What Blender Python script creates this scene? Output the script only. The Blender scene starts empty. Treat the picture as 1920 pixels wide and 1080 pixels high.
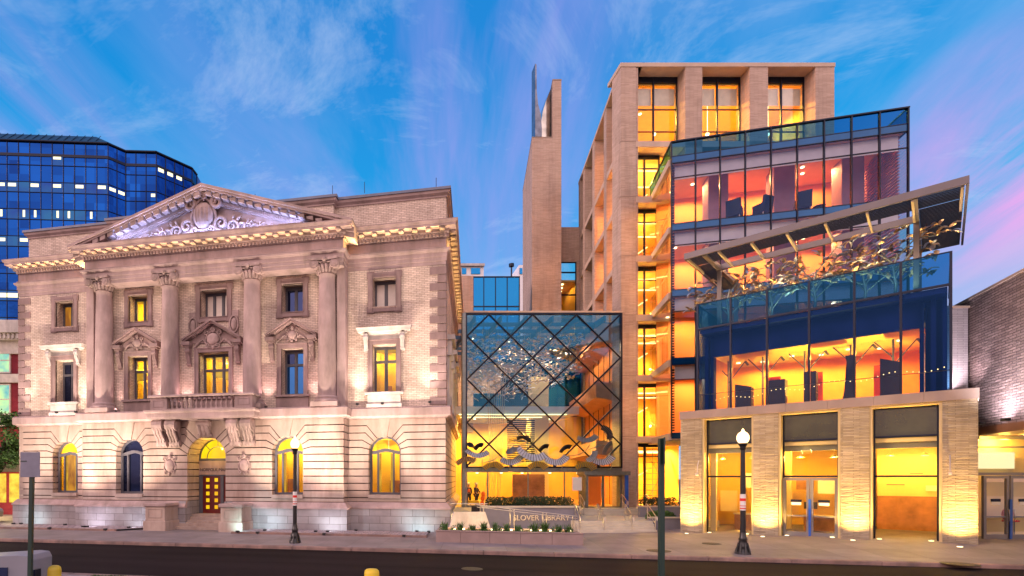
import bpy, bmesh, math, random
from mathutils import Vector, Matrix
random.seed(7)
R = math.radians
ORD = ['first','second','third','fourth','fifth','sixth','seventh','eighth','ninth','tenth','eleventh','twelfth','thirteenth','fourteenth','fifteenth','sixteenth']
sin, cos, pi = math.sin, math.cos, math.pi
scene = bpy.context.scene
COL = scene.collection
T = math.atan(.198)                      # the camera looks this far left of the street's normal
cT, sT = cos(T), sin(T)
def ft(r, s): return (r*cT - s*sT, r*sT + s*cT)
FO = (0., 0., 0.)                        # street frame: x along the street, y away from it
FT = (0., 0., T)                         # tower and atrium fronts
_g = ft(20.7, 36.4); FG = (_g[0], _g[1], T - R(15.0))     # glass volume
_p = ft(18.4, 31.4); FP = (_p[0], _p[1], T - R(47.0))     # corner podium
def fw(fr, a, b, c=0.):
    ca, sa = cos(fr[2]), sin(fr[2])
    return Vector((fr[0] + a*ca - b*sa, fr[1] + a*sa + b*ca, c))

class MB:
    """collects shapes in one frame and links them as ONE mesh object"""
    def __init__(s, fr=FO): s.v = []; s.f = []; s.fr = fr; s.sm = set()
    def add(s, vs, fs, smooth=False):
        n = len(s.v); ox, oy, an = s.fr; ca, sa = cos(an), sin(an)
        s.v += [(ox + a*ca - b*sa, oy + a*sa + b*ca, c) for a, b, c in vs]
        for f in fs:
            if smooth: s.sm.add(len(s.f))
            s.f.append(tuple(i + n for i in f))
        return s
    def box(s, a0, a1, b0, b1, c0, c1):
        return s.add([(a0,b0,c0),(a1,b0,c0),(a1,b1,c0),(a0,b1,c0),(a0,b0,c1),(a1,b0,c1),(a1,b1,c1),(a0,b1,c1)],
                     [(0,3,2,1),(4,5,6,7),(0,1,5,4),(1,2,6,5),(2,3,7,6),(3,0,4,7)])
    def quad(s, *p): return s.add(list(p), [tuple(range(len(p)))])
    def prism(s, poly, b0, b1):          # outline (a, c) pulled through b
        n = len(poly)
        return s.add([(a,b0,c) for a,c in poly] + [(a,b1,c) for a,c in poly],
                     [tuple(range(n)), tuple(range(2*n-1, n-1, -1))] + [(i,(i+1)%n,n+(i+1)%n,n+i) for i in range(n)])
    def side(s, poly, a0, a1):           # outline (b, c) pulled through a
        n = len(poly)
        return s.add([(a0,b,c) for b,c in poly] + [(a1,b,c) for b,c in poly],
                     [tuple(range(n)), tuple(range(2*n-1, n-1, -1))] + [(i,(i+1)%n,n+(i+1)%n,n+i) for i in range(n)])
    def plan(s, poly, c0, c1):           # outline (a, b) pulled up
        n = len(poly)
        return s.add([(a,b,c0) for a,b in poly] + [(a,b,c1) for a,b in poly],
                     [tuple(range(n-1,-1,-1)), tuple(range(n, 2*n))] + [(i,(i+1)%n,n+(i+1)%n,n+i) for i in range(n)])
    def tube(s, pts, r, n=6, caps=True):
        rr = r if isinstance(r, (list, tuple)) else [r]*len(pts)
        P = [Vector(p) for p in pts]; vs = []; up = None
        for i, p in enumerate(P):
            d = (P[min(i+1, len(P)-1)] - P[max(i-1, 0)])
            if d.length < 1e-9: d = Vector((0,0,1))
            d.normalize()
            if up is None or abs(up.dot(d)) > .98:
                up = Vector((0,0,1)) if abs(d.z) < .9 else Vector((1,0,0))
            x = d.cross(up).normalized(); y = x.cross(d).normalized(); up = y
            for k in range(n):
                t = 2*pi*k/n; q = p + (x*cos(t) + y*sin(t))*rr[i]; vs.append(tuple(q))
        fs = [(i*n+k, i*n+(k+1)%n, (i+1)*n+(k+1)%n, (i+1)*n+k) for i in range(len(P)-1) for k in range(n)]
        s.add(vs, fs, True)
        if caps: s.add(vs[:n], [tuple(range(n-1,-1,-1))]); s.add(vs[-n:], [tuple(range(n))])
        return s
    def lathe(s, prof, a, b, n=20, c=0., smooth=True):
        vs = [(a + r*cos(2*pi*k/n), b + r*sin(2*pi*k/n), c + z) for r, z in prof for k in range(n)]
        m = len(prof)
        s.add(vs, [(i*n+k, i*n+(k+1)%n, (i+1)*n+(k+1)%n, (i+1)*n+k) for i in range(m-1) for k in range(n)], smooth)
        if prof[0][0] > 1e-4: s.add(vs[:n], [tuple(range(n-1,-1,-1))])
        if prof[-1][0] > 1e-4: s.add(vs[-n:], [tuple(range(n))])
        return s
    def ball(s, p, rx, ry=None, rz=None, n=12, m=8):
        ry = ry or rx; rz = rz or rx; vs = []; fs = []
        for i in range(m+1):
            t = pi*i/m
            for k in range(n):
                q = 2*pi*k/n; vs.append((p[0]+rx*sin(t)*cos(q), p[1]+ry*sin(t)*sin(q), p[2]-rz*cos(t)))
        fs = [(i*n+k, i*n+(k+1)%n, (i+1)*n+(k+1)%n, (i+1)*n+k) for i in range(m) for k in range(n)]
        return s.add(vs, fs, True)
    def disc(s, p, r, w, axis='a', n=14):  # short cylinder, centre p
        vs = []
        for e in (-w/2, w/2):
            for k in range(n):
                t = 2*pi*k/n; x, y = r*cos(t), r*sin(t)
                vs.append({'a':(p[0]+e,p[1]+x,p[2]+y),'b':(p[0]+x,p[1]+e,p[2]+y),'c':(p[0]+x,p[1]+y,p[2]+e)}[axis])
        return s.add(vs, [tuple(range(n)), tuple(range(2*n-1,n-1,-1))] + [(k,(k+1)%n,n+(k+1)%n,n+k) for k in range(n)])
    def sweep(s, prof, path, cap=True):  # profile (out, z) along a plan path, outward = right-hand side, mitred
        m = len(prof); vs = []; N = len(path)
        nr = []
        for i in range(N-1):
            dx, dy = path[i+1][0]-path[i][0], path[i+1][1]-path[i][1]; l = math.hypot(dx, dy); nr.append((dy/l, -dx/l))
        for i, (x, y) in enumerate(path):
            n0 = nr[max(i-1,0)]; n1 = nr[min(i, N-2)]
            k = 1 + n0[0]*n1[0] + n0[1]*n1[1]
            ox, oy = (n0[0]+n1[0])/k, (n0[1]+n1[1])/k
            vs += [(x + ox*o, y + oy*o, z) for o, z in prof]
        s.add(vs, [(i*m+j, (i+1)*m+j, (i+1)*m+j+1, i*m+j+1) for i in range(N-1) for j in range(m-1)])
        if cap: s.add(vs[:m], [tuple(range(m))]); s.add(vs[-m:], [tuple(range(m-1,-1,-1))])
        return s
    def teeth(s, path, o0, o1, z0, z1, w, p, skip=()):   # blocks repeated along a plan path
        for i in range(len(path)-1):
            if i in skip: continue
            (x0,y0),(x1,y1) = path[i], path[i+1]; dx, dy = x1-x0, y1-y0; l = math.hypot(dx,dy); dx/=l; dy/=l
            n = max(1, int(round((l + 2*o0)/p))); q = (l + 2*o0)/n if l > 3 else p
            if l <= 3: n = max(1, int((l-.1)/p)); st = .1
            else: st = -o0
            for k in range(n):
                c = st + (k+.5)*q; vs = []
                for z in (z0, z1):
                    for o, t in ((o0,c-w/2),(o1,c-w/2),(o1,c+w/2),(o0,c+w/2)):
                        vs.append((x0+dx*t+dy*o, y0+dy*t-dx*o, z))
                s.add(vs, [(0,3,2,1),(4,5,6,7),(0,1,5,4),(1,2,6,5),(2,3,7,6),(3,0,4,7)])
        return s
    def holes(s, a0, a1, c0, c1, hs, b, d):   # flat wall with rectangular openings and their reveals
        A = sorted({a0,a1} | {min(max(h[i],a0),a1) for h in hs for i in (0,1)})
        C = sorted({c0,c1} | {min(max(h[i],c0),c1) for h in hs for i in (2,3)})
        for i in range(len(A)-1):
            for j in range(len(C)-1):
                x, z = (A[i]+A[i+1])/2, (C[j]+C[j+1])/2
                if any(h[0]<x<h[1] and h[2]<z<h[3] for h in hs): continue
                s.quad((A[i],b,C[j]),(A[i+1],b,C[j]),(A[i+1],b,C[j+1]),(A[i],b,C[j+1]))
        for h in hs:
            p = [(h[0],h[2]),(h[1],h[2]),(h[1],h[3]),(h[0],h[3])]
            for k in range(4):
                (x0,z0),(x1,z1) = p[k], p[(k+1)%4]
                s.quad((x0,b,z0),(x0,b+d,z0),(x1,b+d,z1),(x1,b,z1))
        return s
    def frame(s, a0, a1, b0, b1, c0, c1, w, wb=None):    # rectangular frame
        wb = w if wb is None else wb
        s.box(a0,a0+w,b0,b1,c0,c1); s.box(a1-w,a1,b0,b1,c0,c1)
        s.box(a0+w,a1-w,b0,b1,c1-w,c1)
        if wb > 0: s.box(a0+w,a1-w,b0,b1,c0,c0+wb)
        return s
    def build(s, name, m, parent=None, bevel=0., label=None):
        me = bpy.data.meshes.new(name); me.from_pydata(s.v, [], s.f)
        for i in s.sm: me.polygons[i].use_smooth = True
        bm = bmesh.new(); bm.from_mesh(me); bmesh.ops.recalc_face_normals(bm, faces=bm.faces); bm.to_mesh(me); bm.free()
        me.materials.append(m)
        o = bpy.data.objects.new(name, me); COL.objects.link(o)
        if bevel:
            bv = o.modifiers.new('bevel','BEVEL'); bv.width = bevel; bv.segments = 1; bv.limit_method = 'ANGLE'
        if parent is not None: hang(o, parent)
        if label: o['label'] = label
        return o
ROOTINV = {}
def hang(o, parent):
    o.parent = parent
    o.matrix_parent_inverse = ROOTINV.get(parent.name, Matrix.Identity(4))
def thing(name, label, cat, loc, group=None):
    o = bpy.data.objects.new(name, None); COL.objects.link(o)
    o.location = loc; o.empty_display_size = .1
    ROOTINV[o.name] = Matrix.Translation(Vector(loc)).inverted()
    o['label'] = label; o['category'] = cat
    if group: o['group'] = group
    return o
def tag(o, label, cat, group=None):
    o['label'] = label; o['category'] = cat
    if group: o['group'] = group
    return o
def struct(o): o['kind'] = 'structure'; return o
def copy_tree(o, parent=None):
    c = o.copy(); COL.objects.link(c)
    if parent is not None: c.parent = parent
    for ch in list(o.children): copy_tree(ch, c)
    return c
def text(name, body, size, m, fr, a, b, c, parent, ext=.012, align='LEFT', space=1.):
    cu = bpy.data.curves.new(name, 'FONT'); cu.body = body; cu.size = size; cu.extrude = ext; cu.align_x = align; cu.space_character = space
    tmp = bpy.data.objects.new(name+'_tmp', cu); COL.objects.link(tmp)
    bpy.context.view_layer.update()
    me = bpy.data.meshes.new_from_object(tmp.evaluated_get(bpy.context.evaluated_depsgraph_get()))
    bpy.data.objects.remove(tmp); bpy.data.curves.remove(cu)
    w = fw(fr, a, b, c)
    me.transform(Matrix.Translation(w) @ Matrix.Rotation(fr[2],4,'Z') @ Matrix.Rotation(pi/2,4,'X'))
    me.materials.clear(); me.materials.append(m); me.name = name
    o = bpy.data.objects.new(name, me); COL.objects.link(o); hang(o, parent); return o
def lamp(name, kind, loc, power, color, parent=None, **kw):
    l = bpy.data.lights.new(name, kind); l.energy = power; l.color = color
    aim = kw.pop('aim', None)
    for k, v in kw.items(): setattr(l, k, v)
    o = bpy.data.objects.new(name, l); COL.objects.link(o)
    M = Matrix.Translation(Vector(loc))
    if aim is not None: M = M @ (Vector(aim)-Vector(loc)).to_track_quat('-Z','Y').to_matrix().to_4x4()
    if parent is not None: hang(o, parent)
    o.matrix_basis = M
    return o

# ---------------------------------------------------------------- materials
class NT:
    def __init__(s, m): s.t = m.node_tree; s.n = s.t.nodes; s.l = s.t.links
    def N(s, typ, **kw):
        n = s.n.new(typ)
        for k, v in kw.items():
            if k == 'i':
                for kk, vv in v.items(): s.put(n.inputs[kk], vv)
            else: setattr(n, k, v)
        return n
    def put(s, inp, v):
        if hasattr(v, 'is_output') or isinstance(v, bpy.types.NodeSocket): s.l.new(v, inp)
        else: inp.default_value = v
    def math(s, op, a, b=0., c=0.):
        n = s.n.new('ShaderNodeMath'); n.operation = op
        s.put(n.inputs[0], a); s.put(n.inputs[1], b); s.put(n.inputs[2], c); return n.outputs[0]
    def mix(s, f, a, b, mode='MIX'):
        n = s.n.new('ShaderNodeMix'); n.data_type = 'RGBA'; n.blend_type = mode; n.clamp_factor = True
        s.put(n.inputs[0], f); s.put(n.inputs[6], a if not isinstance(a, tuple) else (*a[:3],1)); s.put(n.inputs[7], b if not isinstance(b, tuple) else (*b[:3],1)); return n.outputs[2]
    def ramp(s, f, stops, interp='LINEAR'):
        n = s.n.new('ShaderNodeValToRGB'); n.color_ramp.interpolation = interp
        e = n.color_ramp.elements
        while len(e) < len(stops): e.new(.5)
        for x, (p, c) in zip(e, stops): x.position = p; x.color = (*c[:3], 1) if isinstance(c, tuple) else (c,c,c,1)
        s.l.new(f, n.inputs[0]); return n.outputs[0]
    def noise(s, vec, scale, detail=4., rough=.55, dist=0.):
        n = s.N('ShaderNodeTexNoise', i={'Scale':scale,'Detail':detail,'Roughness':rough,'Distortion':dist})
        if vec is not None: s.l.new(vec, n.inputs['Vector'])
        return n.outputs['Fac']
    def coords(s, ang=None, sc=(1,1,1)):
        tc = s.n.new('ShaderNodeTexCoord'); v = tc.outputs['Object']
        if ang is not None:                     # (along the wall, up, into it)
            sp = s.N('ShaderNodeSeparateXYZ'); s.l.new(v, sp.inputs[0])
            a = s.math('ADD', s.math('MULTIPLY', sp.outputs[0], cos(ang)), s.math('MULTIPLY', sp.outputs[1], sin(ang)))
            b = s.math('ADD', s.math('MULTIPLY', sp.outputs[0], -sin(ang)), s.math('MULTIPLY', sp.outputs[1], cos(ang)))
            ab = s.math('ADD', a, b)            # returns of the wall keep their coursing
            cb = s.N('ShaderNodeCombineXYZ'); s.l.new(ab, cb.inputs[0]); s.l.new(sp.outputs[2], cb.inputs[1]); s.l.new(b, cb.inputs[2])
            v = cb.outputs[0]
        if sc != (1,1,1):
            mp = s.N('ShaderNodeMapping'); mp.inputs['Scale'].default_value = sc; s.l.new(v, mp.inputs[0]); v = mp.outputs[0]
        return v
MATS = {}
def newmat(name):
    m = bpy.data.materials.new(name); m.use_nodes = True
    nt = NT(m); p = nt.n['Principled BSDF']; MATS[name] = m
    return m, nt, p
def plain(name, c, rough=.6, metal=0., var=.25, scale=1.5, bump=0., bscale=30., spec=.5, dirt=None):
    m, nt, p = newmat(name)
    v = nt.coords()
    f = nt.noise(v, scale, 6.)
    lo = tuple(x*(1-var) for x in c); hi = tuple(min(1,x*(1+var*.6)) for x in c)
    col = nt.ramp(f, [(.3, lo), (.7, hi)])
    if dirt: col = nt.mix(nt.ramp(nt.noise(nt.coords(None,(1,1,.25)), .9, 8., .65), [(.44,0.),(.72,1.)]), col, dirt)
    nt.put(p.inputs['Base Color'], col); p.inputs['Roughness'].default_value = rough; p.inputs['Metallic'].default_value = metal
    p.inputs['Specular IOR Level'].default_value = spec
    if bump:
        b = nt.N('ShaderNodeBump', i={'Strength':bump,'Distance':.02}); nt.l.new(nt.noise(v, bscale, 5.), b.inputs['Height']); nt.l.new(b.outputs[0], p.inputs['Normal'])
    return m
def brick(name, c1, c2, mortar, w, h, ang, msize=.012, bump=.5, dist=.012, big=None, rough=.85, split=0., stain=.25, off=.5):
    m, nt, p = newmat(name); v = nt.coords(ang)
    b = nt.N('ShaderNodeTexBrick', offset=off, i={'Scale':1.,'Brick Width':w,'Row Height':h,'Mortar Size':msize,'Mortar Smooth':.2,'Bias':0.,
        'Color1':(*c1,1),'Color2':(*c2,1),'Mortar':(*mortar,1)}); nt.l.new(v, b.inputs['Vector'])
    col = nt.mix(nt.ramp(nt.noise(v, .45, 6.), [(.35,0.),(.7,1.)]), b.outputs['Color'], tuple(x*(1-stain) for x in c1), 'MULTIPLY') if False else b.outputs['Color']
    g = nt.ramp(nt.noise(v, .5, 7., .6), [(.3, 1-stain), (.65, 1.08)])
    col = nt.mix(1., col, g, 'MULTIPLY')
    ms = nt.N('ShaderNodeMapping'); ms.inputs['Scale'].default_value = (1.1,.14,1.1); nt.l.new(v, ms.inputs[0])
    col = nt.mix(1., col, nt.ramp(nt.noise(ms.outputs[0], .9, 7., .65), [(.50,1.),(.74,.74)]), 'MULTIPLY')
    nt.put(p.inputs['Base Color'], col); p.inputs['Roughness'].default_value = rough; p.inputs['Specular IOR Level'].default_value = .25
    hgt = nt.math('SUBTRACT', 1., b.outputs['Fac'])
    if split:
        mp = nt.N('ShaderNodeMapping'); mp.inputs['Scale'].default_value = (2.2, 9., 2.2); nt.l.new(v, mp.inputs[0])
        hgt = nt.math('ADD', nt.math('MULTIPLY', hgt, .35), nt.math('MULTIPLY', nt.noise(mp.outputs[0], 1.2, 6., .6), split))
    else:
        hgt = nt.math('ADD', hgt, nt.math('MULTIPLY', nt.noise(v, 40., 3.), .25))
    bp = nt.N('ShaderNodeBump', i={'Strength':bump,'Distance':dist}); nt.l.new(hgt, bp.inputs['Height']); nt.l.new(bp.outputs[0], p.inputs['Normal'])
    return m
def glass(name, tint, refl=.1, rough=.0, gcol=(1,1,1), edge=.6):
    m, nt, p = newmat(name); nt.n.remove(p)
    tr = nt.N('ShaderNodeBsdfTransparent', i={'Color':(*tint,1)})
    gl = nt.N('ShaderNodeBsdfGlossy', i={'Color':(*gcol,1),'Roughness':rough})
    lw = nt.N('ShaderNodeLayerWeight', i={'Blend':.25})
    f = nt.math('ADD', refl, nt.math('MULTIPLY', lw.outputs['Fresnel'], edge))
    mx = nt.N('ShaderNodeMixShader'); nt.l.new(nt.math('MINIMUM', f, .95), mx.inputs[0]); nt.l.new(tr.outputs[0], mx.inputs[1]); nt.l.new(gl.outputs[0], mx.inputs[2])
    nt.l.new(mx.outputs[0], nt.n['Material Output'].inputs[0]); return m
def glow(name, c, strength, var=0., scale=.8, c2=None, gloss=.0, vert=False):
    m, nt, p = newmat(name)
    col = (*c,1)
    if var or c2:
        v = nt.coords(None, (1,1,.35) if vert else (1,1,1))
        col = nt.mix(nt.ramp(nt.noise(v, scale, 3.), [(.35,0.),(.65,1.)]), c, c2 or tuple(x*(1-var) for x in c))
    nt.put(p.inputs['Base Color'], (.02,.02,.02,1)); nt.put(p.inputs['Emission Color'], col); p.inputs['Emission Strength'].default_value = strength
    p.inputs['Roughness'].default_value = .05; p.inputs['Specular IOR Level'].default_value = gloss
    return m
M_brick = brick('pale_brick', (.80,.65,.545), (.62,.485,.395), (.34,.25,.205), .33, .11, 0., .012, .6, .012, stain=.30)
M_stone = plain('limestone', (.44,.32,.305), .85, var=.2, scale=.9, bump=.25, bscale=14., spec=.2, dirt=(.24,.18,.16))
M_surr = plain('mauve_window_stone', (.325,.228,.218), .85, var=.22, scale=1.2, bump=.25, bscale=14., spec=.2, dirt=(.20,.14,.13))
M_stone2 = plain('carved_limestone', (.42,.305,.285), .85, var=.3, scale=3., bump=.35, bscale=10., spec=.2, dirt=(.20,.15,.13))
M_rust = plain('rusticated_limestone', (.45,.345,.295), .85, var=.2, scale=.6, bump=.25, bscale=12., spec=.2, dirt=(.27,.185,.155))
M_groove = plain('dark_joint', (.06,.035,.03), .9, var=.1)
M_granite = brick('granite_blocks', (.40,.37,.38), (.30,.26,.27), (.15,.12,.12), 1.35, .46, 0., .012, .6, .02, stain=.35, split=.5)
M_coping = plain('lead_coping', (.16,.17,.24), .5, var=.2)
M_wframe = plain('grey_window_paint', (.10,.095,.115), .45, var=.1)
M_lbrick = brick('long_pale_brick', (.63,.46,.37), (.52,.37,.29), (.33,.23,.18), .62, .085, T, .008, .5, .012, stain=.15, split=.5)
M_lbrick_side = brick('long_pale_brick_side', (.63,.46,.37), (.52,.37,.29), (.33,.23,.18), .62, .085, pi/2, .008, .5, .012, stain=.15, split=.5)
M_pod = brick('splitface_brick', (.60,.49,.34), (.42,.33,.22), (.30,.23,.15), .62, .075, FP[2], .007, 1., .09, stain=.35, split=1.8, off=.37)
M_trim = plain('buff_precast_stone', (.60,.45,.35), .8, var=.12, scale=1.2, bump=.12, bscale=20., spec=.2)
M_ledge = plain('ledge_stone', (.34,.25,.20), .8, var=.15, scale=1.)
M_mull = plain('dark_mullion_metal', (.012,.016,.035), .35, .6, var=.1)
M_steel = plain('galvanised_steel', (.20,.22,.22), .4, .7, var=.2, scale=4.)
M_stainless = plain('stainless_steel', (.55,.50,.45), .28, .95, var=.1, scale=6.)
M_gclear = glass('clear_glazing', (.95,.95,.90), .025, edge=.35)
M_gblue = glass('blue_glazing', (.84,.82,.84), .07, gcol=(.06,.20,.62), edge=.4)
M_gside = glass('bronze_side_glazing', (.42,.27,.16), .06, gcol=(.6,.4,.3))
M_gterr = glass('terrace_glazing', (.38,.55,.92), .08, gcol=(.1,.3,.8), edge=.4)
M_grail = glass('blue_rail_glazing', (.09,.27,.50), .12, gcol=(.03,.22,.50), edge=.4)
M_gatr = glass('atrium_glazing', (.62,.80,.92), .19, gcol=(.05,.32,.62), edge=.4)
M_gspan = plain('blue_spandrel_panel', (.006,.065,.19), .12, .6, var=.15, spec=.8)
M_navy = plain('navy_panel', (.003,.014,.10), .6, var=.2, scale=.4, spec=.05)
M_amber = plain('amber_wall', (.85,.50,.10), .7, var=.18, scale=.4)
M_coral = plain('coral_wall', (.90,.33,.08), .7, var=.14, scale=.35)
M_cream = plain('cream_wall', (.80,.62,.28), .7, var=.12, scale=.5)
M_ceil = plain('warm_ceiling', (.85,.52,.14), .8, var=.08)
M_white = plain('white_plaster', (.85,.83,.86), .8, var=.08)
M_wood = plain('warm_wood', (.42,.18,.06), .5, var=.35, scale=2.)
M_floor = plain('pale_floor', (.60,.42,.18), .35, var=.12)
M_dark = plain('dark_fabric', (.028,.020,.018), .7, var=.2)
M_black = plain('black_paint', (.008,.008,.010), .35, var=.2, spec=.6)
M_greenpost = plain('dark_green_paint', (.006,.030,.022), .4, var=.2, spec=.6)
M_signback = plain('sign_back_aluminium', (.20,.20,.26), .5, .5, var=.15, scale=5.)
M_yellow = plain('yellow_bollard_plastic', (.75,.50,.02), .45, var=.15, dirt=(.42,.28,.03))
M_kiosk = plain('kiosk_grey_paint', (.22,.22,.26), .45, var=.1)
M_slat = plain('brown_louvre', (.022,.016,.013), .8, .0, var=.2)
M_pframe = plain('pergola_paint', (.42,.33,.22), .45, .2, var=.1)
M_pfascia = plain('pergola_fascia', (.15,.125,.13), .45, .3, var=.1)
M_leafgold = plain('gold_leaf_metal', (.68,.45,.24), .4, .35, var=.35, scale=2.)
M_leafsilver = plain('silver_leaf_metal', (.50,.52,.60), .4, .35, var=.25, scale=2.)
M_redbrick = brick('red_painted_brick', (.30,.035,.055), (.24,.025,.045), (.16,.02,.03), .3,.09,0.,.01,.4,.01)
M_whitetrim_lithood = plain('white_trim_and_lit_hood', (.62,.56,.52), .7, var=.2, scale=2., dirt=(.36,.32,.3))
M_theatre = brick('rough_dark_brick', (.30,.215,.20), (.18,.125,.115), (.07,.05,.05), .5,.12, T+R(64), .015, 1., .07, split=1.3, stain=.3)
M_theatre2 = brick('white_long_brick', (.60,.54,.56), (.5,.45,.47), (.3,.27,.28), .55,.085, T, .01, .6, .015, split=.4)
M_globe = glow('lamp_globe_light', (1.,.64,.26), 2.4)
M_lit = glow('lit_window_yellow', (1.,.68,.004), .60, c2=(.80,.40,.002), scale=.55, gloss=.5)
M_litb = glow('lit_window_pale', (1.,.70,.06), .62, c2=(.60,.32,.02), scale=1.6, gloss=.5)
M_lito = glow('lit_window_orange', (.95,.42,.02), .5, c2=(.30,.10,.01), scale=1.4, gloss=.5, vert=True)
M_room = plain('yellow_room_wall', (.92,.60,.02), .8, var=.12, scale=1.2)
M_shade = glow('lit_shade', (.80,.46,.03), .42, c2=(.55,.27,.01), scale=2., gloss=.5)
M_lampglow = glow('indoor_lamp_glow', (1.,.85,.35), 1.6)
M_blind = plain('pale_window_blind', (.80,.70,.62), .4, var=.15, spec=.8)
M_strip = glow('light_strip', (1.,.74,.28), 2.2)
M_spot = glow('downlight', (1.,.78,.40), 4.)
M_offlight = glow('office_ceiling_light', (1.,.90,.50), 1.0)
M_offroom = glow('lit_office_pane', (.008,.085,.22), .8, c2=(.002,.035,.20), scale=.25, gloss=.08)
def office_glass():
    m, nt, p = newmat('office_blue_glass'); v = nt.coords(T)
    sp = nt.N('ShaderNodeSeparateXYZ'); nt.l.new(v, sp.inputs[0])
    cb = nt.N('ShaderNodeCombineXYZ'); nt.l.new(nt.math('FLOOR', nt.math('DIVIDE', sp.outputs[0], 1.62)), cb.inputs[0]); nt.l.new(nt.math('FLOOR', nt.math('DIVIDE', sp.outputs[1], 2.02)), cb.inputs[1])
    wn = nt.N('ShaderNodeTexWhiteNoise'); nt.l.new(cb.outputs[0], wn.inputs[0])
    g = nt.math('ADD', nt.math('MULTIPLY', wn.outputs[0], .35), nt.noise(v, .06, 3.))
    nt.put(p.inputs['Base Color'], nt.ramp(g, [(.35,(.0006,.012,.11)),(.95,(.005,.075,.37))])); p.inputs['Metallic'].default_value = .9; p.inputs['Roughness'].default_value = .04
    b = nt.N('ShaderNodeBump', i={'Strength':.22,'Distance':.3}); nt.l.new(nt.noise(v,.7,2.), b.inputs['Height']); nt.l.new(b.outputs[0], p.inputs['Normal']); return m
def reflecting(name, c, rough=.05):
    m, nt, p = newmat(name); nt.put(p.inputs['Base Color'], (*c,1)); p.inputs['Metallic'].default_value = .9; p.inputs['Roughness'].default_value = rough
    v = nt.coords(); b = nt.N('ShaderNodeBump', i={'Strength':.03,'Distance':.3}); nt.l.new(nt.noise(v,.5,2.), b.inputs['Height']); nt.l.new(b.outputs[0], p.inputs['Normal']); return m
M_darkpane = reflecting('dark_blue_pane', (.035,.05,.13))
M_bluepane = reflecting('blue_reflecting_pane', (.04,.16,.46))
M_officeglass = office_glass()
M_blockglass = reflecting('blue_curtain_glass', (.01,.16,.42))
M_door = plain('oxblood_door_paint', (.15,.012,.010), .3, var=.2, spec=.6)
M_bronze = plain('dark_bronze', (.05,.035,.03), .4, .6)
M_foliage = plain('leaf_green', (.06,.14,.02), .6, var=.5, scale=3.)
M_hedge = plain('hedge_green', (.025,.055,.015), .7, var=.6, scale=6.)
M_bark = plain('bark', (.10,.07,.05), .9, var=.4, scale=8., bump=.6)
M_skin = plain('skin', (.45,.25,.16), .6, var=.05)
M_hivis = plain('orange_safety_vest', (.85,.16,.03), .6, var=.1)
M_hat = plain('white_helmet', (.8,.78,.7), .35, var=.03)
M_jeans = plain('dark_trousers', (.03,.035,.05), .8)
M_bluefilm = plain('blue_protective_film', (.02,.10,.45), .4)
M_red = plain('red_plastic', (.7,.02,.02), .4)
M_paper = plain('white_notice', (.75,.72,.68), .7, var=.05)
M_rubber = plain('tyre_rubber', (.015,.015,.015), .8)
M_carpaint = plain('dark_car_paint', (.03,.03,.035), .2, .3)
M_text = plain('brass_letters', (.85,.72,.50), .45, .2, var=.05)
M_textd = plain('incised_letters', (.02,.012,.01), .7)
M_iron = plain('cast_iron', (.035,.025,.025), .6, .4, var=.3, bump=.5)
# ground materials
def asphalt():
    m, nt, p = newmat('asphalt'); v = nt.coords()
    f = nt.noise(v, 60., 4., .7); g = nt.noise(nt.coords(None,(.15,1,1)), .35, 5.)
    c = nt.mix(nt.ramp(g,[(.35,0.),(.65,1.)]), (.007,.004,.0052), (.014,.009,.011))
    c = nt.mix(nt.ramp(f,[(.45,0.),(.75,.6)]), c, (.024,.018,.020))
    sp = nt.N('ShaderNodeSeparateXYZ'); nt.l.new(v, sp.inputs[0])
    yy = nt.math('ADD', sp.outputs[1], nt.math('MULTIPLY', nt.noise(nt.coords(None,(.5,.5,1)), .8, 5.), .5))
    seam = nt.math('LESS_THAN', nt.math('ABSOLUTE', nt.math('SUBTRACT', yy, 20.75)), .025)
    tr = nt.math('MULTIPLY_ADD', nt.math('SINE', nt.math('MULTIPLY', sp.outputs[1], 3.6)), .12, .12)
    bk = nt.N('ShaderNodeTexBrick', offset=.3, i={'Scale':1.,'Brick Width':7.3,'Row Height':4.1,'Mortar Size':.0,'Color1':(.82,.82,.82,1),'Color2':(1.18,1.15,1.15,1),'Mortar':(.9,.9,.9,1)}); nt.l.new(v, bk.inputs['Vector'])
    c = nt.mix(1., c, bk.outputs['Color'], 'MULTIPLY'); c = nt.mix(tr, c, (.03,.022,.024)); c = nt.mix(seam, c, (.003,.002,.002))
    st = nt.ramp(nt.noise(nt.coords(None,(.6,1.4,1)), .9, 6., .7), [(.60,0.),(.72,.6)]); c = nt.mix(st, c, (.006,.004,.004))
    nt.put(p.inputs['Base Color'], c); p.inputs['Roughness'].default_value = .85; p.inputs['Specular IOR Level'].default_value = .06
    b = nt.N('ShaderNodeBump', i={'Strength':.35,'Distance':.01}); nt.l.new(f, b.inputs['Height']); nt.l.new(b.outputs[0], p.inputs['Normal']); return m
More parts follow.
